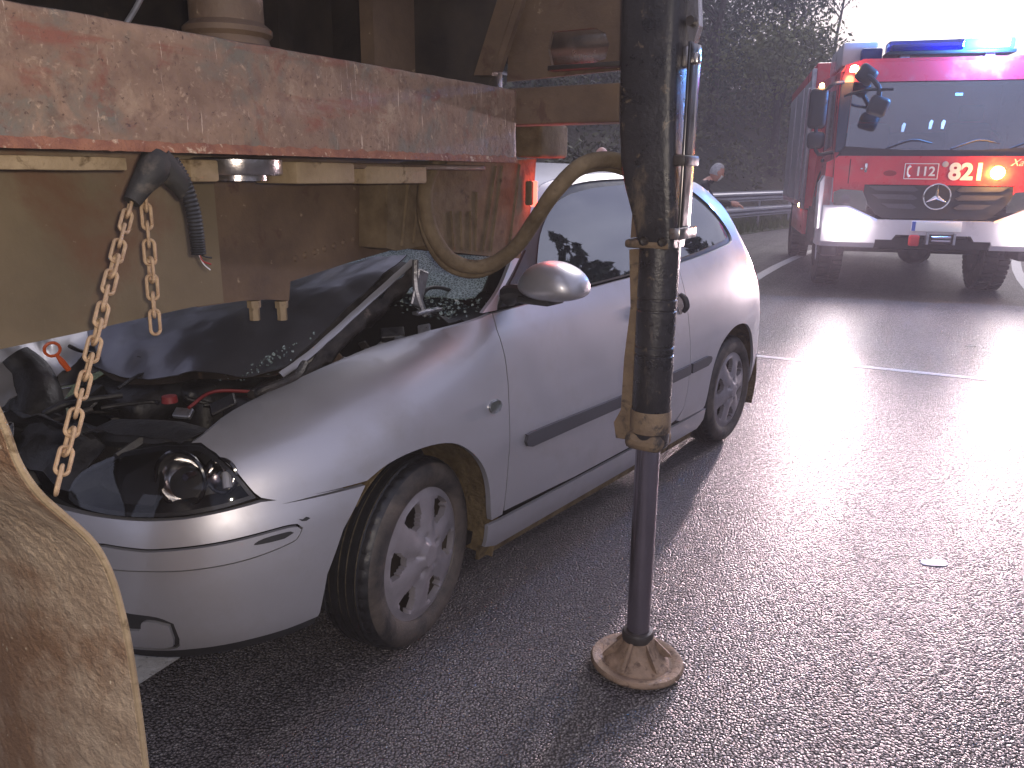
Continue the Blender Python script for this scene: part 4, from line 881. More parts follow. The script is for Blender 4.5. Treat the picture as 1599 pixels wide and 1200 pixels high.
side('fog_lamp_cover', curve2([(4.50, .342), (4.54, .352), (4.57, .348), (4.585, .322), (4.66, .318), (4.70, .30), (4.70, .266), (4.52, .270), (4.495, .30)], 3), SIL, d=0.004, gap=0.001)
cp('bumper_scuff', panel(curve2([(4.185, .545), (4.20, .551), (4.26, .548), (4.285, .537), (4.25, .535), (4.21, .536)], 3), step=0.012, d=0.0075, gap=0, lip=0.001), MT['black_plastic'])
cp('bumper_scuff', panel(curve2([(4.135, .568), (4.145, .574), (4.155, .570), (4.165, .573), (4.158, .566), (4.146, .564)], 2), step=0.012, d=0.0012, gap=0, lip=0.001), MT['black_plastic'])
side('bumper_lip', [(4.13, .279), (4.214, .270), (4.313, .268), (4.458, .262), (4.627, .248), (4.85, .24), (UF-0.002, .235), (UF-0.002, .205), (4.85, .21), (4.627, .22), (4.458, .232), (4.313, .240), (4.2, .245), (4.13, .255)], MT['black_plastic'], d=-0.004, gap=0, lip=0.03)
# headlamp: dark housing, reflector bowls, smoked lens
hl_out = curve2([(4.444, .764), (4.405, .762), (4.356, .742), (4.303, .700), (4.268, .652), (4.262, .642)], 3)+curve2([(4.347, .629), (4.442, .620), (4.543, .615), (4.690, .613), (4.80, .628), (4.79, .69), (4.68, .74), (4.55, .762)], 3)
def in_lamp(u, c, d): return surf(u, c, d)
MT['lamp_trim'] = plain('smoked_lamp_trim', (0.02, 0.018, 0.017), 0.45, 0.0)
hs = side('headlamp', hl_out, MT['black_plastic'], d=-0.085, gap=0.004, lip=0.02, both=False)
make('rim', panel(hl_out, holes=[shrink(hl_out, 0.012)], step=0.014, d=-0.002, gap=0.001, lip=0.09), MT['black_plastic'], hs)
make('lens', panel(hl_out, step=0.02, d=0.001, gap=0.002, lip=0.012), MT['lens'], hs)
def bowl(u, c, r, depth, d0, tilt=0.0):
    ctr = SP(u, c, d0); fwd = L3(-0.92, 0.36+tilt, 0.10).normalized()
    V, F = lathe([(r, 0.0), (r*0.98, -depth*0.25), (r*0.85, -depth*0.6), (r*0.5, -depth*0.92), (r*0.18, -depth), (0.001, -depth)], 36, 'z')
    q = fwd.to_track_quat('Z', 'Y').to_matrix().to_4x4(); return xf((V, F), Matrix.Translation(ctr) @ q), ctr, fwd
for (u, c, r, dep, d0) in ((4.470, .690, .068, .06, -.030), (4.345, .692, .042, .045, -.034)):
    vf, ctr, fwd = bowl(u, c, r, dep, d0); bo = make('reflector', vf, MT['reflector'], hs)
    make('bulb_cap', tube([ctr-fwd*dep*0.9, ctr-fwd*dep*0.3], 0.009, 10, 1), MT['chrome_rod'], hs)
    make('bowl_ring', tube([ctr+Vector((0, 0, 0))+(fwd.to_track_quat('Z', 'Y') @ Vector((r*1.04*math.cos(a), r*1.04*math.sin(a), 0))) for a in np.linspace(0, 2*math.pi, 33)[:-1]], 0.005, 6, closed=True), MT['black_gloss'], hs)
make('trim_cone', panel(curve2([(4.56, .735), (4.545, .66), (4.56, .625), (4.66, .625), (4.67, .68)], 3), step=0.02, d=-0.045, gap=0, lip=0.03), MT['lamp_trim'], hs)
mirror_part(hs)
make('lamp_bulb', tube([SP(4.33, .665, -0.03), SP(4.33, .70, -0.03)], 0.012, 10, 2), MT['white_plastic'], hs)
# roof between the two rails, rear hatch, rear bumper, tail lamps
rt = curve2(list(reversed(rail_top[:8])), 4); rows = []
for u, c in rt:
    e = surf(np.array([u]), np.array([c]), 0.0)[0]; rows.append([L3(e[0]+0.05*(1-t*t)*(-1 if c > 1.36 and e[0] < 1.2 else 0), e[1]*t*0.995, e[2]+0.045*(1-t**2)) for t in np.linspace(1, -1, 19)])
cp('roof', sheet(rows, -0.008), SIL, sharp=60)
cp('roof_aerial', tube([L3(1.55, 0.0, 1.475), L3(1.62, 0.0, 1.49), L3(1.95, 0.0, 1.70)], [0.012, 0.004, 0.002], 6, 4), MT['black_plastic'])
tl = [(0.84, .80), (0.78, .77), (0.60, .77), (0.56, .86), (0.60, .98), (0.74, 1.04), (0.82, 1.02), (0.89, .91)]
side('tail_lamp', curve2(tl, 3), plain('tail_lamp_red', (0.30, 0.02, 0.02), 0.1, 0, 0.05, 8, 0, 0.6), d=0.004, gap=0.002)
side('rear_bumper', [(0.965, .57), (0.92, .60), (0.82, .605), (0.6, .61), (0.3, .61), (0.004, .61), (0.004, .26), (0.5, .25), (0.9, .26), (0.99, .28), (1.0, .40)], SIL, gap=0.002)
side('tailgate', [(0.80, .76), (0.81, .615), (0.6, .615), (0.3, .615), (0.004, .615), (0.004, .98), (0.5, .98), (0.58, .86), (0.62, .765)], SIL, gap=0.002)
rows = []
for c in np.linspace(.98, 1.30, 8):
    e = surf(np.array([0.55+0.5*(c-.98)]), np.array([c]), 0.0)[0]; rows.append([L3(e[0]+0.05*(1-t*t), e[1]*t, c) for t in np.linspace(1, -1, 13)])
cp('rear_window', sheet(rows, 0.004), MT['car_glass'])
rows2 = []
for k, w in enumerate(np.linspace(0, 1, 5)):
    p = rows[-1]; q = [v for v in [L3(rt[-1][0]*0+surf(np.array([rt[-1][0]]), np.array([rt[-1][1]]), 0.0)[0][0], surf(np.array([rt[-1][0]]), np.array([rt[-1][1]]), 0.0)[0][1]*t*0.99, rt[-1][1]+0.045*(1-t*t)) for t in np.linspace(1, -1, 13)]]
    rows2.append([Vector(a)*(1-w)+Vector(b)*w for a, b in zip(p, q)])
cp('tailgate_top', sheet(rows2, -0.006), SIL)
cp('floor_pan', box2((-0.1, -0.70, 0.17), (2.95, 0.70, 0.21)), MT['void'])
# wheels
def hubcap(R0=0.206):
    nr, nt_ = 18, 144; V, F = [], []; zf = []
    rr = list(np.linspace(0.0, R0, nr+1))
    def z(r, t):
        base = 0.030*math.cos(min(r/R0, 1)*1.35)
        k = (t % (math.pi/3))-math.pi/6                      # 0 at the middle of a window
        if r > 0.062 and r < 0.18: base -= 0.010*math.exp(-(k/0.30)**2)*min(1, (r-0.062)/0.03)*min(1, (0.19-r)/0.02)
        if r < 0.036: base += 0.008
        for j in range(5):
            la = j*2*math.pi/5; dx = r*math.cos(t)-0.056*math.cos(la); dy = r*math.sin(t)-0.056*math.sin(la); dd = dx*dx+dy*dy
            base -= 0.012*math.exp(-dd/0.00010)
        if r > R0-0.012: base -= 0.004
        return base
    def hole(r, t):
        k = abs((t % (math.pi/3))-math.pi/6); 
        return 0.100 < r < 0.178 and k < 0.27*(0.42+0.58*min(1, (r-0.098)/0.05)) * (1 if r < 0.165 else max(0.55, 1-(r-0.165)/0.03))
    for r in rr:
        for j in range(nt_):
            t = 2*math.pi*j/nt_; V.append((r*math.cos(t), r*math.sin(t), z(r, t)))
    for i in range(nr):
        for j in range(nt_):
            k = (j+1) % nt_; rm = (rr[i]+rr[i+1])/2; tm = 2*math.pi*(j+0.5)/nt_
            if not hole(rm, tm): F.append((i*nt_+j, i*nt_+k, (i+1)*nt_+k, (i+1)*nt_+j))
    cnt = {}
    for f in F:
        for a in range(4):
            e = (f[a], f[(a+1) % 4]); cnt.setdefault(tuple(sorted(e)), []).append(e)
    mp_ = {}; E = [v[0] for v in cnt.values() if len(v) == 1]
    for e in E:
        for i in e:
            if i not in mp_: mp_[i] = len(V); x, y, zz = V[i]; V.append((x*0.985, y*0.985, zz-0.022))
    for i, j in E: F.append((j, i, mp_[i], mp_[j]))
    return V, F
def tyre_mesh(Ro=0.298, w=0.195):
    h = w/2; P = []
    prof = [(0.200, h-0.030, 1), (0.208, h-0.014, 1), (0.225, h-0.003, 1), (0.250, h, 1), (0.268, h-0.006, 1), (0.281, h-0.017, 1), (0.290, h-0.027, 0)]
    crown = [(0.2925, h-0.034), (0.2935, h-0.045)]
    gro = []
    xs = [h-0.048, h-0.050, h-0.056, h-0.058, h-0.079, h-0.081, h-0.088, h-0.090]
    gs = [0, 1, 1, 0, 0, 1, 1, 0]
    half = [(r, x, 0, 0) if not s else (r, x, 1, 0) for r, x, s in prof]+[(r, x, 0, 0) for r, x in crown]+[(0.2975 if True else 0, x, 0, g) for x, g in zip(xs, gs)]
    full = half+[(r, -x, s, g) for r, x, s, g in reversed(half)]
    n = 168; V, F, MI = [], [], []
    for r, x, s, g in full:
        rad = r if not g else r-0.007
        for k in range(n):
            rk = rad
            if not s and abs(x) > h-0.047 and k % 4 == 0: rk -= 0.004
            a = 2*math.pi*k/n; V.append((rk*math.cos(a), rk*math.sin(a), x))
    for i in range(len(full)-1):
        g = full[i][3] and full[i+1][3]; s = full[i][2] and full[i+1][2]
        for k in range(n):
            l = (k+1) % n; F.append((i*n+k, i*n+l, (i+1)*n+l, (i+1)*n+k)); MI.append(1 if s else (2 if g else 0))
    return V, F, MI
hub_me = None
def car_wheel(a, b, steer, name='wheel', rot=0.0):
    global hub_me
    s = 1 if b > 0 else -1
    # wheel axis = local z; outward
    ax = Vector((math.sin(steer), -s*math.cos(steer), 0)) if s > 0 else Vector((-math.sin(steer), math.cos(steer), 0))
    o = make(name, lathe([(0.001, -0.02), (0.09, -0.015), (0.13, 0.02), (0.165, -0.01), (0.185, -0.05), (0.196, -0.06), (0.199, 0.065), (0.19, 0.06), (0.186, -0.07)], 40, 'z'), MT['dark_steel'], CAR)
    q = ax.to_track_quat('Z', 'Y').to_matrix().to_4x4()
    o.matrix_local = Matrix.Translation(L3(a, b-s*0.0875, 0.2955)) @ q @ Matrix.Rotation(rot, 4, 'Z')
    V, F, MI = tyre_mesh(); t = make('tyre', (V, F), [MT['tread'], MT['sidewall'], MT['groove']], o, sharp=28)
    t.data.polygons.foreach_set('material_index', MI)
    h = make('hubcap', move(hubcap(), (0, 0, 0.076)), MT['hubcap'], o, sharp=40)
    return o
car_wheel(0.0, 0.800, R(11), rot=0.35); car_wheel(2.46, 0.790, 0, rot=0.2); car_wheel(0.0, -0.80, R(11)); car_wheel(2.46, -0.79, 0)
# door mirror
mc = to_car(at_depth(868, 440, 2.92)); wx = CAR_I.to_3x3()
def mirror_shell():
    rows = []; n = 30
    prof = [(0.0, 0.012, 0.012), (0.012, 0.032, 0.026), (0.05, 0.062, 0.044), (0.10, 0.078, 0.056), (0.15, 0.076, 0.060), (0.195, 0.062, 0.056), (0.225, 0.042, 0.042), (0.238, 0.022, 0.024), (0.2425, 0.0008, 0.001)]
    for x, hz, hy in [(p[0], p[1], p[2]) for p in smooth_path([Vector(p) for p in prof], 3)]:
        rw = []
        for k in range(n+1):
            t = 2*math.pi*k/n; cy, cz = math.cos(t), math.sin(t)
            e = 0.75; sy = math.copysign(abs(cy)**e, cy)*hy*1.5; sz = math.copysign(abs(cz)**0.9, cz)*hz*(1.0 if cz > 0 else 0.62)
            rw.append((x, sy, sz+0.010*math.sin(x*12)))
        rows.append(rw)
    return sheet(rows)
# mirror frame: x outward (car -y), y rearward, z up
bm_ = SP(3.10, 1.02, 0.0)
def mirror_place(VF, base): return [tuple(Vector(base)+Vector((v[1], -v[0], v[2]))) for v in VF[0]], VF[1]
mb = car_plane(815, 446, b=0.80)
ms = cp('door_mirror', mirror_place(mirror_shell(), mb), SIL, sharp=60)
make('mirror_base', join(mirror_place(tube([(-0.075, 0.03, -0.045), (-0.03, 0.015, -0.028), (0.06, 0.005, -0.034)], [0.038, 0.028, 0.022], 10, 4), mb), mirror_place(xf(box((0.075, 0.0, -0.040), (0.13, 0.10, 0.024), 0.01), Matrix.Rotation(0.0, 4, 'X')), mb)), MT['black_plastic'], ms)
# interior seen dimly through the glass
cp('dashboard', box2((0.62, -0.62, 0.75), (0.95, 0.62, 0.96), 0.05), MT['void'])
for b in (0.36, -0.36):
    cp('front_seat', join(xf(box((0, 0, 0.32), (0.13, 0.46, 0.66), 0.05), Matrix.Translation(L3(1.72, b, 0.55)) @ Matrix.Rotation(R(18), 4, 'Y')), box(L3(1.42, b, 0.50), (0.5, 0.48, 0.14), 0.05), box(L3(1.93, b, 1.26), (0.09, 0.26, 0.17), 0.04)), MT['seat_cloth'])
cp('rear_seat', box2((2.25, -0.55, 0.5), (2.4, 0.55, 1.1), 0.05), MT['seat_cloth'])
cp('steering_wheel', tube([L3(1.08+0.05*math.sin(t), 0.36+0.18*math.cos(t), 0.93+0.17*math.sin(t)) for t in np.linspace(0, 6.283, 25)[:-1]], 0.015, 8, closed=True), MT['black_plastic'])

# ---- smashed front of the car: bonnet, engine bay, scuttle, screen
C_ = lambda pts, th=None: sheet([[L3(*p) for p in r] for r in pts], th)
def dense(ctrl, nu, nv, amp=0.0, sc=6.0, seed=0.0):
    """smooth surface through a control net (rows of (a,b,c)), with a little crumple"""
    rows = [smooth_path([Vector(p) for p in r], nv) for r in ctrl]
    colsn = list(zip(*rows)); cols_s = [smooth_path(list(c), nu) for c in colsn]
    out = [list(r) for r in zip(*cols_s)]
    if amp:
        for i, r in enumerate(out):
            for j, p in enumerate(r):
                q = Vector(p); p.z += amp*fbm((q.x*sc+seed, q.y*sc, q.z*sc), 1.0, 4) + amp*0.9*(0.25-abs(fbm((q.x*sc*0.7+seed, q.y*sc*0.7, 5.0), 1.0, 2))); p.x += amp*0.6*fbm((q.x*sc, q.y*sc+seed+9, q.z*sc), 1.0, 3)
    return out
MT['bonnet'] = paint('shaded_bonnet_silver', (0.13, 0.13, 0.15), 0.6, 0.32, 0.25)  # car silver darkened: grime plus the lorry's dark reflection put into the colour
bonnet_net = [
 [(-.245, .485, .878), (-.29, .40, .858), (-.37, .25, .850), (-.455, .05, .822), (-.47, -.2, .86), (-.45, -.45, .91)],
 [(-.12, .475, .925), (-.17, .38, .945), (-.23, .22, .955), (-.33, .03, .930), (-.34, -.2, .95), (-.33, -.45, .96)],
 [(.09, .470, 1.035), (.05, .36, 1.045), (-.02, .2, 1.03), (-.08, .0, 1.01), (-.1, -.2, 1.0), (-.1, -.45, 1.0)],
 [(.33, .455, 1.150), (.30, .34, 1.140), (.26, .2, 1.11), (.22, .0, 1.09), (.2, -.2, 1.07), (.2, -.45, 1.05)]]
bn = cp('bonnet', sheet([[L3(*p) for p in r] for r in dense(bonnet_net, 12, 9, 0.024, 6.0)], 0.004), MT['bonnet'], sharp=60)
edge = [(-.250, .49, .876), (-.12, .480, .923), (.09, .475, 1.033), (.33, .46, 1.148)]
make('bonnet_flange', C_(dense([[(a-.0, b+.012, c-.002) for a, b, c in edge], [(a+.008, b+.022, c-.016) for a, b, c in edge], [(a+.02, b-.005, c-.034) for a, b, c in edge]], 2, 8, 0.004, 12)), SIL, bn)
make('bonnet_lining', sheet([[L3(p[0]+.012, p[1]*0.97, p[2]-.022) for p in r] for r in dense(bonnet_net, 4, 3, 0.02, 9.0, 3.0)], 0.004), MT['dark_steel'], bn)
make('bonnet_skin', C_(dense([[(a+.01, b+.012, c-.02) for a, b, c in edge], [(a+.045, b+.02, c-.055) for a, b, c in edge], [(a+.07, b-.03, c-.075) for a, b, c in edge]], 5, 9, 0.035, 14), .003), MT['engine'], bn)
make('bonnet_stiffener', tube([L3(-.2, .44, .86), L3(.02, .43, .97), L3(.28, .42, 1.09)], [0.03, 0.035, 0.03], 8, 5), MT['engine'], bn)
# far wing pushed up, catching the sky
far = [[(-.85, -.10, .93), (-.72, -.22, .985), (-.60, -.40, 1.03), (-.4, -.55, 1.05)], [(-.80, -.05, .86), (-.66, -.12, .90), (-.52, -.28, .95), (-.32, -.45, 1.0)], [(-.80, .02, .80), (-.66, -.03, .83), (-.5, -.12, .87), (-.3, -.3, .93)]]
cp('torn_wing', C_(dense(far, 6, 6, 0.04, 8.0, 2.0), 0.003), SIL, sharp=50)
# engine bay
cp('inner_wing', C_(dense([[(-.55, .57, .74), (-.3, .575, .83), (0, .59, .885), (.3, .63, .935)], [(-.55, .53, .66), (-.3, .53, .75), (0, .53, .80), (.3, .58, .85)], [(-.55, .50, .5), (-.3, .5, .5), (0, .5, .5), (.3, .5, .5)]], 4, 5, 0.02, 12), 0.003), MT['engine'])
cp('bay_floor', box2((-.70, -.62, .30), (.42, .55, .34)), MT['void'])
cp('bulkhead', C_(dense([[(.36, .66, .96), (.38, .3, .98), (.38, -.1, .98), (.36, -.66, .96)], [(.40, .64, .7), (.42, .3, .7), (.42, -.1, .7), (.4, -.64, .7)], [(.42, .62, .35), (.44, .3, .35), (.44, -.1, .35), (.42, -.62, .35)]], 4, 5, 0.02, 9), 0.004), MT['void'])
cp('slam_panel', tube([L3(-.50, .60, .745), L3(-.60, .45, .755), L3(-.66, .25, .742), L3(-.70, .0, .76), L3(-.72, -.25, .80), L3(-.66, -.5, .82)], [0.022, 0.028, 0.024, 0.03, 0.028, 0.02], 8, 5), MT['engine_black'])
cp('lamp_bracket', C_(dense([[(-.60, .56, .770), (-.66, .42, .775), (-.71, .28, .765)], [(-.52, .56, .775), (-.56, .42, .785), (-.60, .28, .77)], [(-.44, .55, .74), (-.47, .42, .74), (-.5, .28, .73)]], 4, 4, 0.02, 14), 0.004), MT['engine_black'])
cp('radiator', box(L3(-.58, -.02, .56), (0.05, 0.7, 0.34), 0.01, rot=Matrix.Rotation(R(-14), 3, 'Y')), MT['engine'])
rb = random.Random(5)
cp('engine_block', join(box(L3(-.18, .02, .62), (0.36, 0.46, 0.30), 0.04, 3, Matrix.Rotation(R(8), 3, 'Y')), box(L3(-.22, .05, .80), (0.30, 0.36, 0.06), 0.025, 3, Matrix.Rotation(R(10), 3, 'X'))), MT['engine_black'])
cp('battery', join(box(L3(-.05, .40, .70), (0.24, 0.17, 0.19), 0.012), box(L3(-.05, .40, .803), (0.22, 0.15, 0.02), 0.006)), MT['engine_black'])
cp('battery_terminal', join(lathe([(0.012, 0), (0.012, 0.03)], 12, 'z', True, L3(-.12, .44, .81)), box(L3(-.12, .44, .835), (0.05, 0.035, 0.02), 0.006)), MT['red_plastic'])
cp('fuse_box', box(L3(-.28, .44, .755), (0.16, 0.12, 0.07), 0.012, 2, Matrix.Rotation(R(15), 3, 'Y')), MT['engine_black'])
cp('air_box', box(L3(-.40, .02, .76), (0.24, 0.34, 0.10), 0.04, 3, Matrix.Rotation(R(-10), 3, 'Y')), MT['engine_black'])
cp('expansion_tank', lathe([(0.001, -.07), (0.06, -.065), (0.075, 0), (0.06, .065), (0.03, .07), (0.03, .09), (0.001, .092)], 20, 'z', c=L3(.05, .30, .86)), MT['white_plastic'])
cp('strut_tower', lathe([(0.11, -.10), (0.10, -.02), (0.075, .01), (0.03, .012), (0.028, .03), (0.001, .032)], 24, 'z', c=L3(.08, .50, .82)), MT['engine'])
for k in range(20):
    a0 = rb.uniform(-.62, .25); b0 = rb.uniform(-.25, .5); z0 = rb.uniform(.70, .83)
    P = [L3(a0, b0, z0)]
    for j in range(4): P.append(P[-1]+Vector((rb.uniform(-.12, .13), rb.uniform(-.12, .12), rb.uniform(-.035, .045))))
    cp('hose', tube(P, rb.choice((.006, .009, .013, .018)), 8, 5), rb.choice((MT['engine_black'], MT['rubber'], MT['engine'], MT['engine_black'])))
for k, (a0, b0, z0) in enumerate(((-.45, .36, .79), (-.35, .22, .84), (-.30, .42, .80), (-.52, .12, .82), (-.2, .46, .83))):
    P = [L3(a0, b0, z0), L3(a0+.10, b0-.03, z0+.02), L3(a0+.2, b0+.04, z0+.01)]; cp('loom', tube(P, .005, 6, 5), MT['red_plastic'] if k in (0, 2) else MT['engine_black'])
cp('red_cap', lathe([(0.001, .02), (0.02, .018), (0.022, 0)], 14, 'z', c=L3(-.47, .30, .80)), MT['red_plastic'])
for k in range(14):
    a0, b0, z0 = rb.uniform(-.68, .2), rb.uniform(-.2, .52), rb.uniform(.72, .82)
    cp('broken_bracket', box(L3(a0, b0, z0), (rb.uniform(.04, .14), rb.uniform(.02, .07), rb.uniform(.006, .03)), 0.003, 1, Matrix.Rotation(rb.uniform(-.7, .7), 3, 'X') @ Matrix.Rotation(rb.uniform(-.8, .8), 3, 'Y') @ Matrix.Rotation(rb.uniform(0, 3), 3, 'Z')), rb.choice((MT['engine'], MT['engine_black'], MT['alu'], MT['engine_black'])))
for k in range(16):
    a0 = rb.uniform(.0, .34); b0 = rb.uniform(.44, .60); z0 = .86+.10*max(a0, 0)+rb.uniform(-.02, .05)
    cp('broken_bracket', box(L3(a0, b0, z0), (rb.uniform(.03, .10), rb.uniform(.02, .05), rb.uniform(.006, .03)), 0.003, 1, Matrix.Rotation(rb.uniform(-.9, .9), 3, 'X') @ Matrix.Rotation(rb.uniform(-.9, .9), 3, 'Y') @ Matrix.Rotation(rb.uniform(0, 3), 3, 'Z')), rb.choice((MT['engine'], MT['alu'], MT['brown_steel'], MT['engine_black'], MT['engine'])))
# dipstick with an orange ring pull
dp = car_plane(82, 546, b=-.02); dq = car_plane(108, 578, b=-.02)
dv = (dq-dp).normalized(); dn = frame_of(dv)
ds = cp('dipstick', tube([dp+dv*0.022, dp+dv*0.045, dq], [0.005, 0.009, 0.008], 8, 3), MT['orange_plastic'])
make('ring_pull', tube([dp+dv*0.02*math.cos(t)+(CAR_I.to_3x3() @ CR).cross(CAR_I.to_3x3() @ ray(82, 546)).cross(dv).normalized()*0+(dv.cross(CAR_I.to_3x3() @ ray(82, 546)).normalized())*0.02*math.sin(t) for t in np.linspace(0, 6.283, 17)[:-1]], 0.0045, 6, closed=True), MT['orange_plastic'], ds)
cp('torn_duct', tube([car_plane(20, 560, b=-.12), car_plane(48, 590, b=-.08), car_plane(60, 640, b=0), car_plane(40, 690, b=.05)], [.05, .06, .07, .06], 12, 5), MT['engine_black'])
cp('torn_liner', C_(dense([[(-.85, .02, .80), (-.78, .18, .80), (-.74, .30, .79)], [(-.78, .04, .74), (-.72, .2, .75), (-.68, .32, .74)], [(-.85, .05, .66), (-.80, .22, .66), (-.77, .33, .65)]], 5, 5, 0.07, 11, 4.0), 0.003), MT['engine_black'])
cp('torn_foil', C_(dense([[(-.90, -.22, .84), (-.85, -.05, .83), (-.83, .08, .79)], [(-.84, -.2, .80), (-.80, -.05, .79), (-.78, .08, .76)], [(-.9, -.2, .70), (-.86, -.05, .70), (-.85, .10, .68)]], 5, 5, 0.08, 9, 8.0), 0.002), MT['alu'])
# scuttle, hinge, wiper and crazed screen
cp('bonnet_hinge', join(tube([L3(.30, .56, .97), L3(.27, .55, 1.06), L3(.29, .53, 1.15)], 0.010, 6, 3), box(L3(.29, .545, 1.06), (0.05, 0.012, 0.12), 0.004, 1, Matrix.Rotation(R(20), 3, 'Y')), box(L3(.30, .57, .985), (0.12, 0.03, 0.012), 0.004)), MT['alu'])
cp('scuttle', C_(dense([[(.30, .66, .955), (.32, .4, .985), (.34, .1, 1.0), (.34, -.5, .99)], [(.40, .68, .95), (.42, .4, .955), (.44, .1, .97), (.44, -.5, .96)], [(.50, .66, .97), (.52, .4, .985), (.53, .1, .99), (.53, -.5, .98)]], 4, 6, 0.03, 14), 0.004), MT['engine_black'])
cp('wiper_arm', tube([car_plane(655, 470, b=.50), car_plane(668, 452, b=.50), car_plane(690, 450, b=.50), car_plane(722, 461, b=.50)], 0.0065, 8, 5), MT['black_plastic'])
def crazed():
    m, t, b = new_mat('crazed_glass'); t.nodes.remove(b); o = t.nodes['Material Output']
    v = N_(t, 'ShaderNodeTexVoronoi', Scale=95.0); v.feature = 'DISTANCE_TO_EDGE'; c = t.nodes.new('ShaderNodeTexCoord'); t.links.new(c.outputs['Object'], v.inputs['Vector'])
    p = N_(t, 'ShaderNodeBsdfPrincipled'); p.inputs['Base Color'].default_value = (0.42, 0.52, 0.52, 1); p.inputs['Roughness'].default_value = 0.3
    g = N_(t, 'ShaderNodeBsdfTransparent'); g.inputs[0].default_value = (0.45, 0.58, 0.57, 1)
    r = ramp(t, [(0.0, (0.85,)*3), (0.16, (0.28,)*3)], v.outputs['Distance']); mxs = N_(t, 'ShaderNodeMixShader')
    t.links.new(r.outputs[0], mxs.inputs[0]); t.links.new(g.outputs[0], mxs.inputs[1]); t.links.new(p.outputs[0], mxs.inputs[2]); t.links.new(mxs.outputs[0], o.inputs['Surface']); return m
MT['crazed'] = crazed()
cp('windscreen', C_(dense([[(.47, .63, 1.0), (.42, .35, 1.02), (.42, 0, 1.01), (.47, -.63, 1.0)], [(.66, .58, 1.13), (.66, .3, 1.10), (.66, 0, 1.10), (.66, -.58, 1.13)], [(.84, .55, 1.29), (.80, .3, 1.28), (.80, 0, 1.27), (.84, -.55, 1.29)], [(.93, .52, 1.36), (.86, .3, 1.38), (.85, 0, 1.38), (.93, -.52, 1.36)]], 6, 7, 0.05, 8, 1.0), 0.004), MT['crazed'])
rs = random.Random(3); V, F = [], []
for k in range(240):
    a0, b0 = rs.uniform(.30, .55), rs.uniform(.35, .66); p = L3(a0, b0, .965+rs.uniform(-.005, .05)); s = rs.uniform(.003, .008); x = Vector((rs.gauss(0, 1), rs.gauss(0, 1), rs.gauss(0, 1))).normalized()*s; y = x.cross(Vector((rs.gauss(0, 1), rs.gauss(0, 1), rs.gauss(0, 1)))).normalized()*s
    k0 = len(V); V += [p-x, p+y, p+x, p-y]; F.append((k0, k0+1, k0+2, k0+3))
for k in range(420):
    a0, b0 = rs.gauss(-.19, .06), rs.gauss(.37, .04); p = L3(a0, b0, .905+0.5*(a0+.19)+rs.uniform(0, .012)); s = rs.uniform(.002, .006); x = Vector((rs.gauss(0, 1), rs.gauss(0, 1), rs.gauss(0, 1))).normalized()*s; y = x.cross(Vector((rs.gauss(0, 1), rs.gauss(0, 1), rs.gauss(0, 1)))).normalized()*s
    k0 = len(V); V += [p-x, p+y, p+x, p-y]; F.append((k0, k0+1, k0+2, k0+3))
tag(cp('glass_crumbs', (V, F), MT['crazed'], smooth=False, fix=False), kind='stuff')
cp('red_debris', box(car_plane(722, 482, b=.52), (0.05, 0.03, 0.02), 0.006, 1, Matrix.Rotation(0.6, 3, 'Z')), MT['red_plastic'])

# ================================================================== lorry rear end (x out to its side, y along it, z up; origin at the stabiliser foot)
LT = R(31.0)
LO = Vector((0.392, 2.108, 0)); LOR = empty('lorry', LO, -LT, 'rusty steel underside of a lorry with stabiliser leg standing over the car', 'lorry')
LM = Matrix.Translation(LO) @ Matrix.Rotation(-LT, 4, 'Z'); LI = LM.inverted()
def lx(px, py, x):                    # sight line met with a lengthwise plane of the lorry
    o = LI @ EYE; d = LI.to_3x3() @ ray(px, py); return o+d*((x-o.x)/d.x)
def ly(px, py, y):
    o = LI @ EYE; d = LI.to_3x3() @ ray(px, py); return o+d*((y-o.y)/d.y)
def lp_(name, VF, mat, parent=None, **k): return make(name, VF, mat, parent or LOR, **k)
def rough_box(lo, hi, n=(4, 120, 14), amp=0.002, bev=0.006, sc=20):
    """box with slightly dented faces and softened edges"""
    bm = bmesh.new(); bmesh.ops.create_cube(bm, size=1.0); c = [(a+b)/2 for a, b in zip(lo, hi)]; s = [b-a for a, b in zip(lo, hi)]
    for v in bm.verts: v.co = Vector((c[i]+v.co[i]*s[i] for i in range(3)))
    bmesh.ops.bevel(bm, geom=list(bm.edges), offset=bev, segments=2, profile=0.5, affect='EDGES')
    for ax in range(3):
        for k in range(1, n[ax]):
            co = [0, 0, 0]; no = [0, 0, 0]; co[ax] = lo[ax]+s[ax]*k/n[ax]; no[ax] = 1
            bmesh.ops.bisect_plane(bm, geom=bm.verts[:]+bm.edges[:]+bm.faces[:], plane_co=co, plane_no=no)
    for v in bm.verts:
        f = fbm(v.co, sc, 3); v.co += Vector((f, fbm(v.co+Vector((7, 0, 0)), sc, 2)*0.6, fbm(v.co+Vector((0, 9, 0)), sc, 3)))*amp
    bm.verts.index_update(); V = [tuple(v.co) for v in bm.verts]; F = [tuple(v.index for v in f.verts) for f in bm.faces]; bm.free(); return V, F
lp_('side_beam', rough_box((-.60, -2.3, 1.460), (-.48, .052, 1.654), amp=0.003, bev=0.007), MT['rust_beam'], sharp=40)
rows = []
for i in range(300):
    y = -2.3+2.352*i/299; d = 0.0025+0.002*max(0, fbm((y*60, 0, 0), 1, 3)); zz = 1.4605+0.005*fbm((y*45, 3, 0), 1, 3)
    rows.append([(-.5005, y, 1.4555), (-.478+d, y, 1.4555+0.002*fbm((y*80, 5, 1))), (-.4782+d, y, zz), (-.480, y, zz+0.012+0.010*fbm((y*30, 9, 2)))])
lp_('rust_edge', sheet(rows), MT['rust_red'])
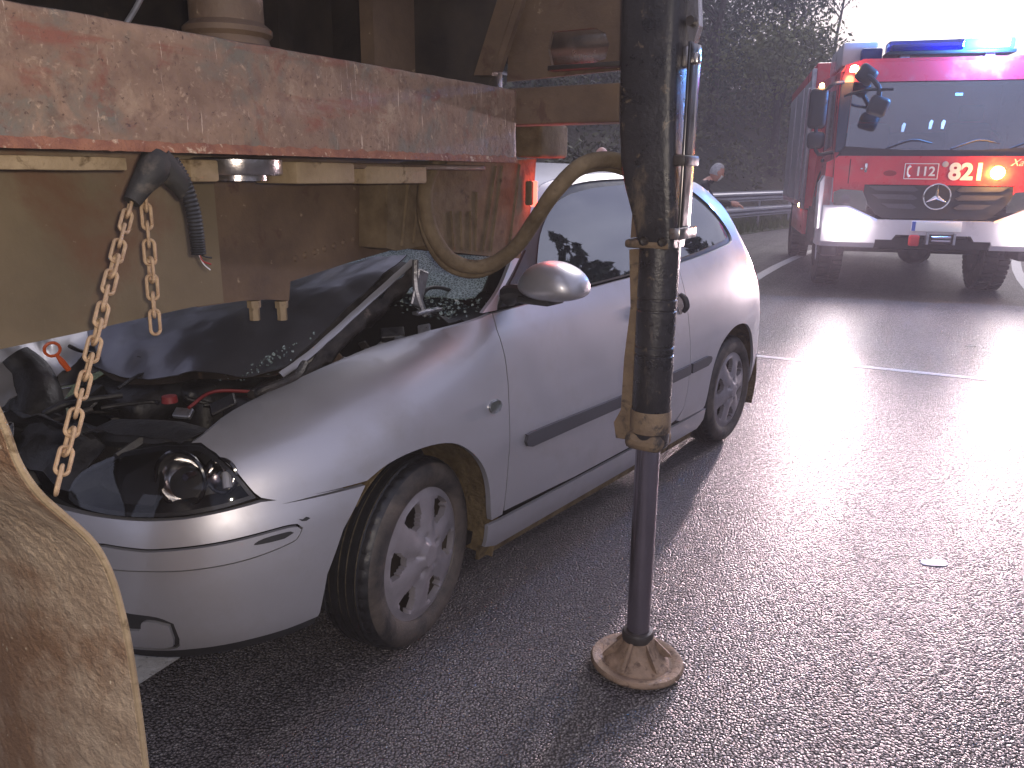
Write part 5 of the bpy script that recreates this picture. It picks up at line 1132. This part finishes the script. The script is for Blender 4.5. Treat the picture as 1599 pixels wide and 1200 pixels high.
lp_('outrigger_beam', rough_box((-.62, .075, 1.562), (-.172, .175, 1.662), (40, 4, 8), 0.0015, 0.005), MT['brown_steel'], sharp=40)
lp_('outrigger_end_plate', box2((-.172, .070, 1.556), (-.158, .180, 1.668), 0.003), MT['galv'])
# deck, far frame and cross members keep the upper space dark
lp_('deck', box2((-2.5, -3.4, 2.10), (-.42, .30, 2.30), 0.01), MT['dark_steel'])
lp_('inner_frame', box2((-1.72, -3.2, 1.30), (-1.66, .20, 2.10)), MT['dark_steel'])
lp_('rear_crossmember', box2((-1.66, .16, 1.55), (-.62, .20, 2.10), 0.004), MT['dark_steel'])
FPX_ = -.80
def plate(name, px_poly, x, th, mat, sub=0):
    P = [lx(px, py, x) for px, py in px_poly]; return lp_(name, prism(P, (-th, 0, 0)), mat, smooth=False)
fr_top = 1.60
bot = [(-60, 560), (0, 546), (120, 521), (245, 492), (300, 480), (350, 473)]
P = [lx(px, py, -.80) for px, py in bot]; P = [Vector((-.80, -2.2, 1.10))]+P+[Vector((-.80, P[-1].y, fr_top)), Vector((-.80, -2.2, fr_top))]
lp_('frame_rail', prism(P, (-.03, 0, 0)), MT['olive'], smooth=False)
bot2 = [(310, 480), (380, 470), (420, 468), (452, 470), (454, 440), (540, 412), (622, 388)]
P = [lx(px, py, -.815) for px, py in bot2]; P = P+[Vector((-.815, P[-1].y, fr_top)), Vector((-.815, P[0].y, fr_top))]
lp_('frame_gusset', prism(P, (-.05, 0, 0)), MT['brown_steel'], smooth=False)
for px, py in ((398, 488), (441, 488)):
    p = lx(px, py, -.825); lp_('bolt', join(lathe([(0.013, -0.02), (0.013, 0.02)], 6, 'z', True, p), lathe([(0.017, 0.012), (0.017, 0.03)], 6, 'z', True, p)), MT['ochre'], smooth=False)
for k, (px, py) in enumerate(()):
    p = lx(px, py, -.80); lp_('rivet', lathe([(0.001, .007), (.010, .006), (.015, .0)], 18, 'x', c=p), MT['ochre'])
for px, py, n in ((470, 398, 9),):
    for k in range(n):
        p = lx(462+k*15, 404-k*5, -.815); lp_('rivet', lathe([(0.001, .006), (.006, .005), (.009, .0)], 10, 'x', c=p), MT['brown_steel'])
# ochre flange and spacers hanging under the beam
lp_('flange', rough_box((-.74, -2.2, 1.425), (-.505, lx(200, 262, -.505).y, 1.4465), (3, 40, 2), 0.002, 0.003), MT['ochre'])
p = lx(385, 268, -.55); lp_('spacer_disc', lathe([(.03, -.045), (.062, -.045), (.062, -.034), (.088, -.034), (.090, -.030), (.090, -.004), (.080, 0.0)], 40, 'z', c=(-.60, p.y+.02, 1.452)), MT['bare_steel'])
for x0, x1, y0, y1, mt in ((465, 556, 252, 288, 'ochre'), (572, 668, 264, 288, 'ochre'), (556, 760, 250, 264, 'brown_steel'), (300, 345, 252, 285, 'ochre')):
    a_, b_ = lx(x0, y1, -.53), lx(x1, y1, -.53); lp_('spacer', box2((-.66, a_.y, a_.z), (-.53, b_.y, 1.4465), 0.006), MT[mt])
# things standing on and behind the beam
p = lx(357, 60, -.62); ctr = (-.66, lx(357, 60, -.66).y, 1.652)
lp_('bellows', lathe([(.095, 0), (.095, .014), (.084, .02), (.080, .034), (.088, .042), (.088, .052), (.073, .064), (.070, .30), (.074, .46)], 40, 'z', c=ctr), MT['brown_steel'])
def up_post(name, px0, px1, x, th, mat, tilt=0.0):
    a_, b_ = lx(px0, 60, x), lx(px1, 60, x); lp_(name, prism([(x, a_.y, 1.40), (x, b_.y, 1.40), (x, b_.y+tilt, 2.12), (x, a_.y+tilt, 2.12)], (-th, 0, 0)), MT[mat], smooth=False)
up_post('hanger_post', 584, 648, -.86, .05, 'brown_steel')
up_post('inner_post', 436, 520, -1.15, .06, 'dark_steel')
a_, b_ = ly(742, 112, .13), ly(800, 0, .13)
lp_('diagonal_brace', join(prism([ly(740, 118, .13), ly(768, 118, .13), ly(815, -30, .13), ly(786, -30, .13)], (0, .03, 0)), prism([ly(770, 112, .12), ly(780, 112, .12), ly(826, -30, .12), ly(816, -30, .12)], (0, .02, 0))), MT['brown_steel'], smooth=False)
# rear bracket plate with an oblong hole and a tank behind it
yb = .19
outer = [ly(792, 128, yb), ly(986, 108, yb), ly(990, -40, yb), ly(800, -40, yb)]
hole = [ly(x, y, yb) for x, y in ((862, 50), (930, 44), (946, 52), (952, 70), (946, 92), (925, 100), (862, 104), (856, 76))]
def plate_hole(outer, hole, th):
    pts = [Vector((p.x, p.z)) for p in outer+hole]; no, nh = len(outer), len(hole)
    v, e, f, *_ = delaunay_2d_cdt(pts, [(i, (i+1) % no) for i in range(no)]+[(no+i, no+(i+1) % nh) for i in range(nh)], [], 0, 1e-6)
    hp = [(p.x, p.z) for p in hole]; F = [tuple(t) for t in f if not inside(hp, sum(v[i].x for i in t)/3, sum(v[i].y for i in t)/3)]
    y0 = outer[0].y; V = [(p.x, y0, p.y) for p in v]+[(p.x, y0+th, p.y) for p in v]; n = len(v)
    G = F+[tuple(i+n for i in reversed(t)) for t in F]; cnt = {}
    for t in F:
        for i in range(3): cnt.setdefault(tuple(sorted((t[i], t[(i+1) % 3]))), []).append((t[i], t[(i+1) % 3]))
    for k in cnt.values():
        if len(k) == 1: G.append((k[0][1], k[0][0], k[0][0]+n, k[0][1]+n))
    return V, G
lp_('bracket_plate', plate_hole(outer, hole, .015), MT['brown_steel'], smooth=False)
p = ly(915, 62, .36); lp_('air_tank', lathe([(.001, -.34), (.05, -.33), (.085, -.30), (.095, -.26), (.095, .10), (.085, .14), (.05, .17), (.001, .18)], 30, 'x', c=p), MT['bare_steel'])
lp_('bracket_lip', box2((ly(860, 108, .17).x, .15, ly(860, 112, .17).z), (ly(985, 108, .17).x, .19, ly(860, 104, .17).z), 0.003), MT['dark_steel'])
lp_('brake_pipe', tube([lx(196, 40, -.9), lx(212, 14, -.9), lx(230, -20, -.9)], 0.006, 8, 4), MT['galv'])
# wheel chock blocks in their holder, caked in mud
def chock(name, px_poly, x, th, ribs, mat):
    P = [lx(px, py, x) for px, py in px_poly]; parts = [prism(P, (-th, 0, 0))]; o = lp_(name, parts[0], mat, smooth=False)
    for (xa, ya, xb, yb_) in ribs:
        q0, q1 = lx(xa, ya, x), lx(xb, yb_, x); make('rib', tube([q0, (q0+q1)/2, q1], 0.006, 6, 2), mat, o)
    return o
chock('wheel_chock', [(676, 262), (700, 252), (812, 250), (838, 248), (834, 300), (822, 372), (812, 404), (778, 402), (690, 392), (672, 340)], -.66, .16, [(775, 260, 755, 392), (785, 260, 767, 392), (812, 258, 795, 396), (735, 330, 735, 392), (745, 300, 743, 392), (720, 330, 722, 390), (705, 330, 709, 388)], MT['mud_dull'])
chock('chock_holder', [(606, 262), (660, 258), (690, 262), (672, 330), (664, 384), (620, 392), (604, 388)], -.70, .10, [(640, 265, 628, 385), (660, 262, 646, 380)], MT['mud_dull'])
lp_('chock_strap', box2((-.66, lx(812, 220, -.64).y, lx(812, 246, -.64).z), (-.56, lx(856, 220, -.64).y, lx(812, 192, -.64).z), 0.012, 3), MT['mud_dull'])
# hydraulic hose loop
hp_ = [(996, 262, -.13), (955, 250, -.16), (910, 258, -.20), (868, 298, -.26), (836, 344, -.34), (806, 386, -.42), (770, 412, -.50), (735, 417, -.56), (700, 402, -.60), (674, 362, -.62), (664, 312, -.62), (672, 270, -.60), (700, 235, -.60)]
lp_('hydraulic_hose', tube([lx(*q) for q in hp_], 0.0215, 12, 9), MT['mud_dull'])
lp_('hydraulic_hose', tube([lx(q[0]-6, q[1]+11, q[2]-.015) for q in hp_], 0.013, 10, 9), MT['mud_dull'])

# lit red tail lamp behind the chock, glowing on the car's mirror
q = lx(829, 300, -.62); TLR = emit('tail_lamp_glow', (1.0, 0.10, 0.07), 2.0)
tl_ = lp_('tail_lamp', box2((q.x-.03, q.y+.012, q.z-.045), (q.x-.004, q.y+.03, q.z+.035), .006), MT['mud_dull'])
make('lens', box2((q.x-.020, q.y+.031, q.z-.05), (q.x+.004, q.y+.043, q.z+.035), .004), TLR, tl_)
rl_d = bpy.data.lights.new('tail_lamp_light', 'POINT'); rl_d.energy = 0.55; rl_d.color = (1, .08, .05); rl_d.shadow_soft_size = .03
rl = bpy.data.objects.new('tail_lamp_light', rl_d); col.objects.link(rl); rl.parent = tl_; rl.location = (q.x+.03, q.y+.09, q.z)

MT['strip'] = plain('dark_polished_steel', (0.09, 0.088, 0.092), 0.16, 1.0, 0.15, 14)
# stabiliser leg
LEG = lp_('stabiliser_leg', lathe([(.050, .70), (.053, .705), (.053, .955), (.0505, .957), (.0505, .961), (.053, .963), (.053, .978), (.0505, .98), (.0505, .984), (.053, .986), (.053, 1.075), (.0505, 1.077), (.0505, 1.081), (.053, 1.083), (.053, 1.105), (.0505, 1.107), (.0505, 1.111), (.053, 1.113), (.053, 1.26)], 40, 'z', True, (-.010, 0, 0)), MT['leg_black'], sharp=40)
def lg(name, VF, mat, **k): return make(name, VF, mat, LEG, **k)
# upper casing: rounded rectangular tube that narrows at the foot
rows = []
for z, x0, x1, hy in ((1.245, -.056, .042, .052), (1.30, -.066, .041, .058), (1.36, -.084, .039, .064), (1.42, -.101, .037, .068), (1.50, -.112, .033, .069), (1.62, -.119, .028, .069), (2.14, -.132, .018, .069)):
    rw = []; n = 28
    for k in range(n+1):
        t = 2*math.pi*k/n; cx, cy = math.cos(t), math.sin(t); ex = math.copysign(abs(cx)**0.30, cx); ey = math.copysign(abs(cy)**0.30, cy)
        rw.append(((x0+x1)/2+(x1-x0)/2*ex, hy*ey, z))
    rows.append(rw)
cas = [list(r) for r in zip(*[smooth_path([Vector(p) for p in c], 5) for c in zip(*rows)])]
lg('casing', sheet([[p+Vector((fbm(p, 18, 2), fbm(p+Vector((3, 1, 1)), 18, 2), 0))*0.002 for p in r] for r in cas]), MT['leg_black'], sharp=60)
lg('casing_flange', box((-.028, .0, 1.252), (.122, .11, .022), .008, 2), MT['leg_mud'])
lg('flange_bolt', lathe([(.012, 0), (.012, .012), (.006, .016), (.001, .016)], 8, 'y', c=(-.03, -.072, 1.262)), MT['dark_steel'])
lg('flange_bolt', lathe([(.012, 0), (.012, .012), (.006, .016), (.001, .016)], 8, 'y', c=(.02, -.072, 1.262)), MT['dark_steel'])
lg('gusset', prism([ly(978, 258, .0), ly(996, 262, .0), ly(1003, 370, .0), ly(985, 372, .0), ly(988, 330, .0), ly(983, 290, .0)], (0, .05, 0)), MT['brown_steel'], smooth=False)
lg('guide_plate', prism([ly(983, 390, .0), ly(1002, 390, .0), ly(998, 560, .0), ly(1000, 650, .0), ly(996, 690, .0), ly(962, 684, .0), ly(959, 660, .0), ly(970, 640, .0), ly(975, 560, .0), ly(985, 480, .0)], (0, .03, 0)), MT['leg_mud'], smooth=False)
lg('collar', rough_box((-.068, -.055, .690), (.040, .055, .742), (8, 8, 5), .003, .02), MT['leg_mud'], sharp=60)
lg('lower_collar', lathe([(.054, .74), (.056, .742), (.056, .80), (.054, .803)], 36, 'z', False, (-.010, 0, 0)), MT['leg_mud'])
lg('guide_strip', rough_box((.044, -.030, 1.265), (.051, .050, 1.735), (2, 3, 30), .0003, .0015), MT['strip'], sharp=30)
lg('strip_clamp', box((.046, 0, 1.46), (.034, .11, .026), .006), MT['dark_steel'])
lg('strip_foot', box((.046, 0.01, 1.282), (.030, .13, .03), .004), MT['bare_steel'])
lg('lever', prism([ly(1066, 75, 0), ly(1082, 72, 0), ly(1092, 40, 0), ly(1090, -20, 0), ly(1066, -20, 0), ly(1072, 20, 0)], (0, .03, 0)), MT['bare_steel'], smooth=False)
lg('lever_pin', lathe([(.011, -.02), (.011, .04)], 12, 'y', True, ly(1082, 34, 0)), MT['dark_steel'])
lg('lever_link', join(box(ly(1076, 90, .0), (.022, .04, .05), .005), box(ly(1088, 92, .0), (.018, .03, .026), .004)), MT['bare_steel'])
lg('piston_rod', lathe([(.034, .095), (.034, .72)], 40, 'z', False, (-.013, 0, 0)), MT['chrome_rod'])
ft = lg('foot_plate', xf(lathe([(.001, .0), (.128, .0), (.137, .006), (.139, .014), (.134, .022), (.118, .022), (.106, .014), (.098, .014), (.092, .022), (.066, .040), (.050, .066), (.044, .088), (.043, .098), (.001, .099)], 64, 'z'), Matrix.Translation((-.012, 0, .004)) @ Matrix.Rotation(R(2), 4, 'Y') @ Matrix.Rotation(R(-1.5), 4, 'X')), MT['foot'], sharp=50)
lg('foot_socket', lathe([(.040, .086), (.046, .092), (.047, .110), (.043, .118), (.034, .120)], 36, 'z', False, (-.013, 0, 0)), MT['dark_steel'])
for k in range(6):
    a = k*math.pi/3+.5; d = Vector((math.cos(a), math.sin(a), 0)); n = Vector((-d.y, d.x, 0))*.0045
    b0 = Vector((-.012, 0, .012)); pr = [b0+d*.04+Vector((0, 0, .022)), b0+d*.103+Vector((0, 0, .018)), b0+d*.098+Vector((0, 0, .028)), b0+d*.046+Vector((0, 0, .082))]
    lg('foot_rib', prism([p-n for p in pr], n*2), MT['foot'], smooth=False)

# muddy mudguard close to the camera
mg = [(-90, 470), (0, 650), (28, 722), (60, 770), (100, 806), (140, 842), (162, 874), (178, 912), (190, 955), (200, 1000), (214, 1090), (228, 1200), (238, 1300), (244, 1400)]
ed = smooth_path([lx(px, py, -.30) for px, py in mg], 8); rows = []
for i, p in enumerate(ed):
    rw = []
    for j in range(60):
        t = j/59; x = -.30-.62*t; bulge = -.030*math.sin(t*math.pi*0.9)
        q = Vector((x, p.y+bulge+.02*t, p.z)); lump = .005*fbm((q.x*14, q.y*14, q.z*14), 1, 4)+.004*max(0, math.sin((q.z*1.0+q.x*0.9)*150))*math.exp(-((q.z-.90)/.10)**2)*math.exp(-((t-.25)/.2)**2)
        q.y -= lump*min(1, t*12); rw.append(q)
    rows.append(rw)
mgd = lp_('mudguard', sheet(rows, -.006), MT['mud'], sharp=70)
make('rolled_edge', tube(ed[::3], .0055, 8, 2), MT['ochre'], mgd)
make('mudguard_stay', tube([(-.6, -1.62, 1.2), (-.6, -1.75, 1.35), (-.6, -1.8, 1.47)], .015, 8, 4), MT['dark_steel'], mgd)

# ================================================================== chains, boot and torn cable hanging from the lorry
def link_mesh(pitch, w, r):
    h = pitch/2; P = []
    for k in range(9): t = -math.pi/2+math.pi*k/8; P.append(Vector((w*math.cos(t)*1.0, 0, 0))*0+Vector((w*math.sin(t), 0, h-r*0.2+w*0.9*math.cos(t))))
    for k in range(9): t = math.pi/2+math.pi*k/8; P.append(Vector((w*math.sin(t), 0, -h+r*0.2+w*0.9*math.cos(t))))
    return tube(P, r, 7, closed=True)
def chain(label, pts, pitch, group):
    P = smooth_path(pts, 10); L = [0]
    for a, b in zip(P, P[1:]): L.append(L[-1]+(b-a).length)
    n = int(L[-1]/pitch); base = LM @ P[0]
    root = empty('chain', base, 0, label, 'chain', group); me = None
    view = Vector((0, 1, 0))
    for k in range(n):
        s0, s1 = k*pitch, (k+1)*pitch
        def at(s):
            i = min(max(0, next((j for j in range(len(L)-1) if L[j+1] >= s), len(L)-2)), len(L)-2); t = (s-L[i])/max(1e-9, L[i+1]-L[i]); return LM @ (P[i]+(P[i+1]-P[i])*t)
        a, b = at(s0), at(s1); d = (b-a).normalized()
        o = make('link', link_mesh(pitch*0.95, pitch*0.29, pitch*0.10), MT['chain'], root) if me is None else link('link', me, root)
        me = o.data; side_ = d.cross(EYE-a).normalized(); nrm = side_.cross(d)
        tw = R(20 if k % 2 else 98)+0.25*math.sin(k*1.9)
        x = side_*math.cos(tw)+nrm*math.sin(tw); y = d.cross(x).normalized()
        m = Matrix(((x.x, y.x, d.x, 0), (x.y, y.y, d.y, 0), (x.z, y.z, d.z, 0), (0, 0, 0, 1)))
        o.matrix_local = Matrix.Translation((a+b)/2-base) @ m
    return root
chain('long rusty chain hanging slantwise across the smashed headlamp to the mudguard', [lx(206, 312, -.49), lx(172, 440, -.43), lx(142, 560, -.38), lx(108, 690, -.33), lx(84, 786, -.285)], 0.0300, 'rusty chains under the beam')
chain('short rusty chain hanging straight down with a loose end', [lx(226, 296, -.50), lx(233, 380, -.50), lx(240, 470, -.495), lx(244, 524, -.49)], 0.0300, 'rusty chains under the beam')
# rubber boot and torn conduit
p0 = LM @ lx(245, 262, -.49)
bt = empty('torn_cable', p0, 0, 'torn corrugated cable with bare wires hanging from a black rubber boot', 'cable')
def W2(px, py, x): return (LM @ lx(px, py, x))-p0
make('boot', join(tube([W2(246, 250, -.49), W2(238, 268, -.48), W2(222, 290, -.48), W2(206, 316, -.48)], [.026, .026, .019, .014], 12, 5), tube([W2(246, 250, -.49), W2(262, 266, -.485), W2(280, 285, -.48), W2(292, 304, -.48)], [.026, .024, .020, .016], 12, 5)), MT['rubber'], bt)
make('conduit', tube(smooth_path([W2(268, 250, -.482), W2(288, 285, -.475), W2(302, 330, -.47), W2(308, 370, -.47), W2(311, 398, -.47)], 14), .0115, 12, 1, True, .0022), MT['black_plastic'], bt)
make('red_wire', tube([W2(311, 395, -.47), W2(317, 408, -.468), W2(330, 413, -.465)], .0016, 6, 5), MT['red_plastic'], bt)
make('white_wire', tube([W2(310, 395, -.47), W2(318, 412, -.468), W2(329, 422, -.462)], .0012, 6, 5), MT['white_plastic'], bt)
make('black_wire', tube([W2(312, 395, -.47), W2(320, 401, -.468), W2(331, 403, -.465)], .0018, 6, 5), MT['black_plastic'], bt)

# ================================================================== people behind the wreck
def skin_person(name, joints, bones, loc, rz, label, mats_by, group=None):
    """one skinned body mesh; joints {name: (x, y, z, r)}"""
    root = empty(name, loc, rz, label, 'person', group)
    names = list(joints); idx = {n: i for i, n in enumerate(names)}
    me = bpy.data.meshes.new('body'); me.from_pydata([joints[n][:3] for n in names], [(idx[a], idx[b]) for a, b in bones], []); me.update()
    o = link('body', me, None); sk = o.modifiers.new('skin', 'SKIN'); sk.use_smooth_shade = True
    for n, v in zip(names, me.skin_vertices[0].data): r = joints[n][3]; v.radius = (r if not isinstance(r, tuple) else r[0], r if not isinstance(r, tuple) else r[1])
    me.skin_vertices[0].data[idx['pelvis']].use_root = True
    sb = o.modifiers.new('sub', 'SUBSURF'); sb.levels = 2; sb.render_levels = 2
    dg = bpy.context.evaluated_depsgraph_get(); dg.update(); bm_me = bpy.data.meshes.new_from_object(o.evaluated_get(dg)); bpy.data.objects.remove(o)
    mats, pick = mats_by
    bm_me.materials.clear()
    for m in mats: bm_me.materials.append(m)
    for p in bm_me.polygons: p.material_index = pick(p.center); p.use_smooth = True
    b = link('body', bm_me, root); return root, b
SKIN = plain('skin', (0.52, 0.27, 0.20), 0.5, 0, 0.08, 12); CLOTH = plain('black_jacket', (0.012, 0.012, 0.016), 0.8, 0, 0.2, 30, 0.3); TROUS = plain('dark_trousers', (0.02, 0.022, 0.035), 0.85, 0, 0.2, 30, 0.3); SHOE = plain('shoe', (0.01, 0.01, 0.01), 0.5)
HAIR = surf_mat('grey_hair', (0.28, 0.27, 0.27), (0.55, 0.54, 0.54), 60, (0.6, 0.8), 0, 0.6, 120)
def head_mesh(R_=0.099):
    V, F = [], []; n, m = 24, 18
    for i in range(m+1):
        ph = math.pi*i/m
        for k in range(n):
            t = 2*math.pi*k/n; x, y, z = math.sin(ph)*math.cos(t), math.sin(ph)*math.sin(t), math.cos(ph)
            sx = 0.78*(1-0.22*max(0, -z)); sy = 0.95*(1-0.12*max(0, -z)); jaw = 0.10*max(0, -z)*max(0, y)
            px_, py_, pz_ = x*sx, y*sy+jaw, z*1.18
            if y > 0.55 and abs(x) < 0.2: py_ += 0.20*math.exp(-((z+0.12)/0.16)**2)*math.exp(-(x/0.13)**2)         # nose
            if y > 0.5: py_ -= 0.07*math.exp(-((z-0.10)/0.10)**2)*math.exp(-((abs(x)-0.33)/0.16)**2)                # eye sockets
            if y > 0.5: py_ += 0.03*math.exp(-((z+0.48)/0.07)**2)*math.exp(-(x/0.25)**2)                            # lips
            V.append((px_*R_, py_*R_, pz_*R_))
    for i in range(m):
        for k in range(n): l = (k+1) % n; F.append((i*n+k, i*n+l, (i+1)*n+l, (i+1)*n+k))
    return V, F
def add_head(root, pos, yaw, pitch, hair, bald=False, mask=False):
    M = Matrix.Translation(pos) @ Matrix.Rotation(yaw, 4, 'Z') @ Matrix.Rotation(pitch, 4, 'X')
    h = make('head', xf(head_mesh(), M), SKIN, root, sharp=80)
    for s in (-1, 1):
        make('ear', xf(lathe([(.001, -.01), (.018, -.008), (.026, .0), (.018, .006), (.001, .004)], 12, 'x'), M @ Matrix.Translation((s*.085, -.01, -.005)) @ Matrix.Diagonal((1, .7, 1.15, 1))), SKIN, h)
        make('eye', xf(lathe([(.001, .009), (.008, .005), (.009, 0)], 10, 'y'), M @ Matrix.Translation((s*.034, .090, .012))), MT['black_gloss'], h)
    if not bald:
        V, F = head_mesh(0.106); keep = [f for f in F if all((V[i][2] > -0.045 and V[i][1] < 0.02) or V[i][2] > 0.062+0.35*max(0, V[i][1]-0.05) for i in f)]
        V2 = [tuple(Vector(v)+Vector(v).normalized()*0.006*fbm((v[0]*60, v[1]*60, v[2]*60))) for v in V]; make('hair', xf((V2, keep), M), hair, h, sharp=80)
    if mask:
        V, F = head_mesh(0.1025); keep = [f for f in F if all(-0.115 < V[i][2] < -0.008 and V[i][1] > 0.03 for i in f)]; make('face_mask', xf((V, keep), M), MT['white_sign'], h, sharp=80)
    return h
def hand(root, pos, d, up, s=1.0):
    """palm with four fingers and a thumb, lightly curled along d"""
    d = Vector(d).normalized(); up = Vector(up).normalized(); x = d.cross(up).normalized(); pos = Vector(pos); parts = []
    parts.append(tube([pos, pos+d*.04*s, pos+d*.085*s], [.026*s, .036*s, .034*s], 10, 3))
    for k, L in enumerate((.068, .078, .073, .058)):
        b = pos+d*.08*s+x*(k-1.5)*.019*s; parts.append(tube([b, b+d*L*.5*s-up*.006*s, b+d*L*.85*s-up*.024*s, b+d*L*.95*s-up*.040*s], [.0095*s, .009*s, .008*s, .006*s], 7, 3))
    b = pos+d*.03*s-x*.032*s; parts.append(tube([b, b+d*.03*s-x*.02*s, b+d*.055*s-x*.022*s-up*.012*s], [.011*s, .010*s, .007*s], 7, 3))
    return make('hand', join(*parts), SKIN, root)
bones = [('pelvis', 'waist'), ('waist', 'chest'), ('chest', 'neck0'), ('neck0', 'neck1'), ('chest', 'shl'), ('shl', 'ell'), ('ell', 'wrl'), ('chest', 'shr'), ('shr', 'elr'), ('elr', 'wrr'), ('pelvis', 'hipl'), ('hipl', 'knl'), ('knl', 'anl'), ('anl', 'tol'), ('pelvis', 'hipr'), ('hipr', 'knr'), ('knr', 'anr'), ('anr', 'tor')]
# the man in black leans forward with his hands out to the right (local +y = the way he faces)
J = dict(pelvis=(0, 0, .90, (.16, .13)), waist=(0, .06, 1.03, (.16, .12)), chest=(0, .19, 1.22, (.18, .14)), neck0=(0, .27, 1.335, .07), neck1=(0, .33, 1.395, .055),
 shl=(-.20, .20, 1.26, .075), ell=(-.25, .36, 1.06, .052), wrl=(-.18, .58, 1.06, .036), shr=(.20, .20, 1.26, .075), elr=(.25, .36, 1.06, .052), wrr=(.18, .58, 1.06, .036),
 hipl=(-.10, 0, .86, .11), knl=(-.11, .05, .48, .068), anl=(-.11, -.02, .09, .048), tol=(-.12, .14, .045, .042), hipr=(.10, 0, .86, .11), knr=(.11, .05, .48, .068), anr=(.11, -.02, .09, .048), tor=(.12, .14, .045, .042))
pm_ = at_depth(1112, 262, 11.0); face = math.atan2(-0.15, 1.0)      # facing to the picture's right
def pick_man(c): return 2 if c.z < .11 else (1 if c.z < .88 else (3 if c.z > 1.355 else 0))
pz = R(-90-12)
man, body = skin_person('person', J, bones, (pm_.x-0.30, pm_.y+0.05, 0), pz, 'grey-haired person in a black jacket and white face mask leaning forward beyond the car', ([CLOTH, TROUS, SHOE, SKIN], pick_man))
add_head(man, (0, .375, 1.455), 0.35, R(-18), HAIR, mask=True); hand(man, (-.18, .59, 1.06), (0.05, 1, -.15), (0, .1, 1)); hand(man, (.18, .59, 1.06), (-0.05, 1, -.15), (0, .1, 1))
J2 = dict(pelvis=(0, 0, .95, (.16, .12)), waist=(0, .0, 1.08, (.155, .115)), chest=(0, .0, 1.30, (.18, .125)), neck0=(0, .01, 1.44, .065), neck1=(0, .02, 1.51, .055),
 shl=(-.20, 0, 1.36, .072), ell=(-.25, -.02, 1.10, .05), wrl=(-.22, .10, .88, .035), shr=(.20, 0, 1.36, .072), elr=(.25, -.02, 1.10, .05), wrr=(.22, .10, .88, .035),
 hipl=(-.10, 0, .90, .11), knl=(-.11, .03, .50, .068), anl=(-.11, -.02, .09, .048), tol=(-.12, .14, .045, .042), hipr=(.10, 0, .90, .11), knr=(.11, .03, .50, .068), anr=(.11, -.02, .09, .048), tor=(.12, .14, .045, .042))
p2 = at_depth(942, 238, 9.3)
def pick2(c): return 2 if c.z < .11 else (1 if c.z < .94 else (3 if c.z > 1.465 or (abs(c.x) > .16 and c.z < .92) else 0))
per, body = skin_person('person', J2, bones, (p2.x, p2.y, 0), R(150), 'bald person of whom only the reddish crown shows above the car roof', ([plain('maroon_jacket', (0.06, 0.015, 0.02), 0.8), TROUS, SHOE, SKIN], pick2))
add_head(per, (0, .03, 1.595), 0.0, R(-6), HAIR, bald=True); hand(per, (-.22, .10, .87), (0, .2, -1), (-1, 0, 0)); hand(per, (.22, .10, .87), (0, .2, -1), (1, 0, 0))

# ================================================================== added haze volume imitating lens veil and bloom round the lamps
def glare_haze_box():
    m = bpy.data.materials.new('glare_haze'); m.use_nodes = True; t = m.node_tree; t.nodes.clear(); o = t.nodes.new('ShaderNodeOutputMaterial'); v = t.nodes.new('ShaderNodeVolumePrincipled')
    v.inputs['Color'].default_value = (0.90, 0.86, 1.0, 1); v.inputs['Density'].default_value = 0.0030; v.inputs['Anisotropy'].default_value = 0.45
    t.links.new(v.outputs[0], o.inputs['Volume'])
    tag(make('haze', box2((-130, -70, -1.0), (150, 190, 26)), m, smooth=False), 'thin haze added to imitate lens veil and lamp bloom', 'haze', kind='stuff')
glare_haze_box()
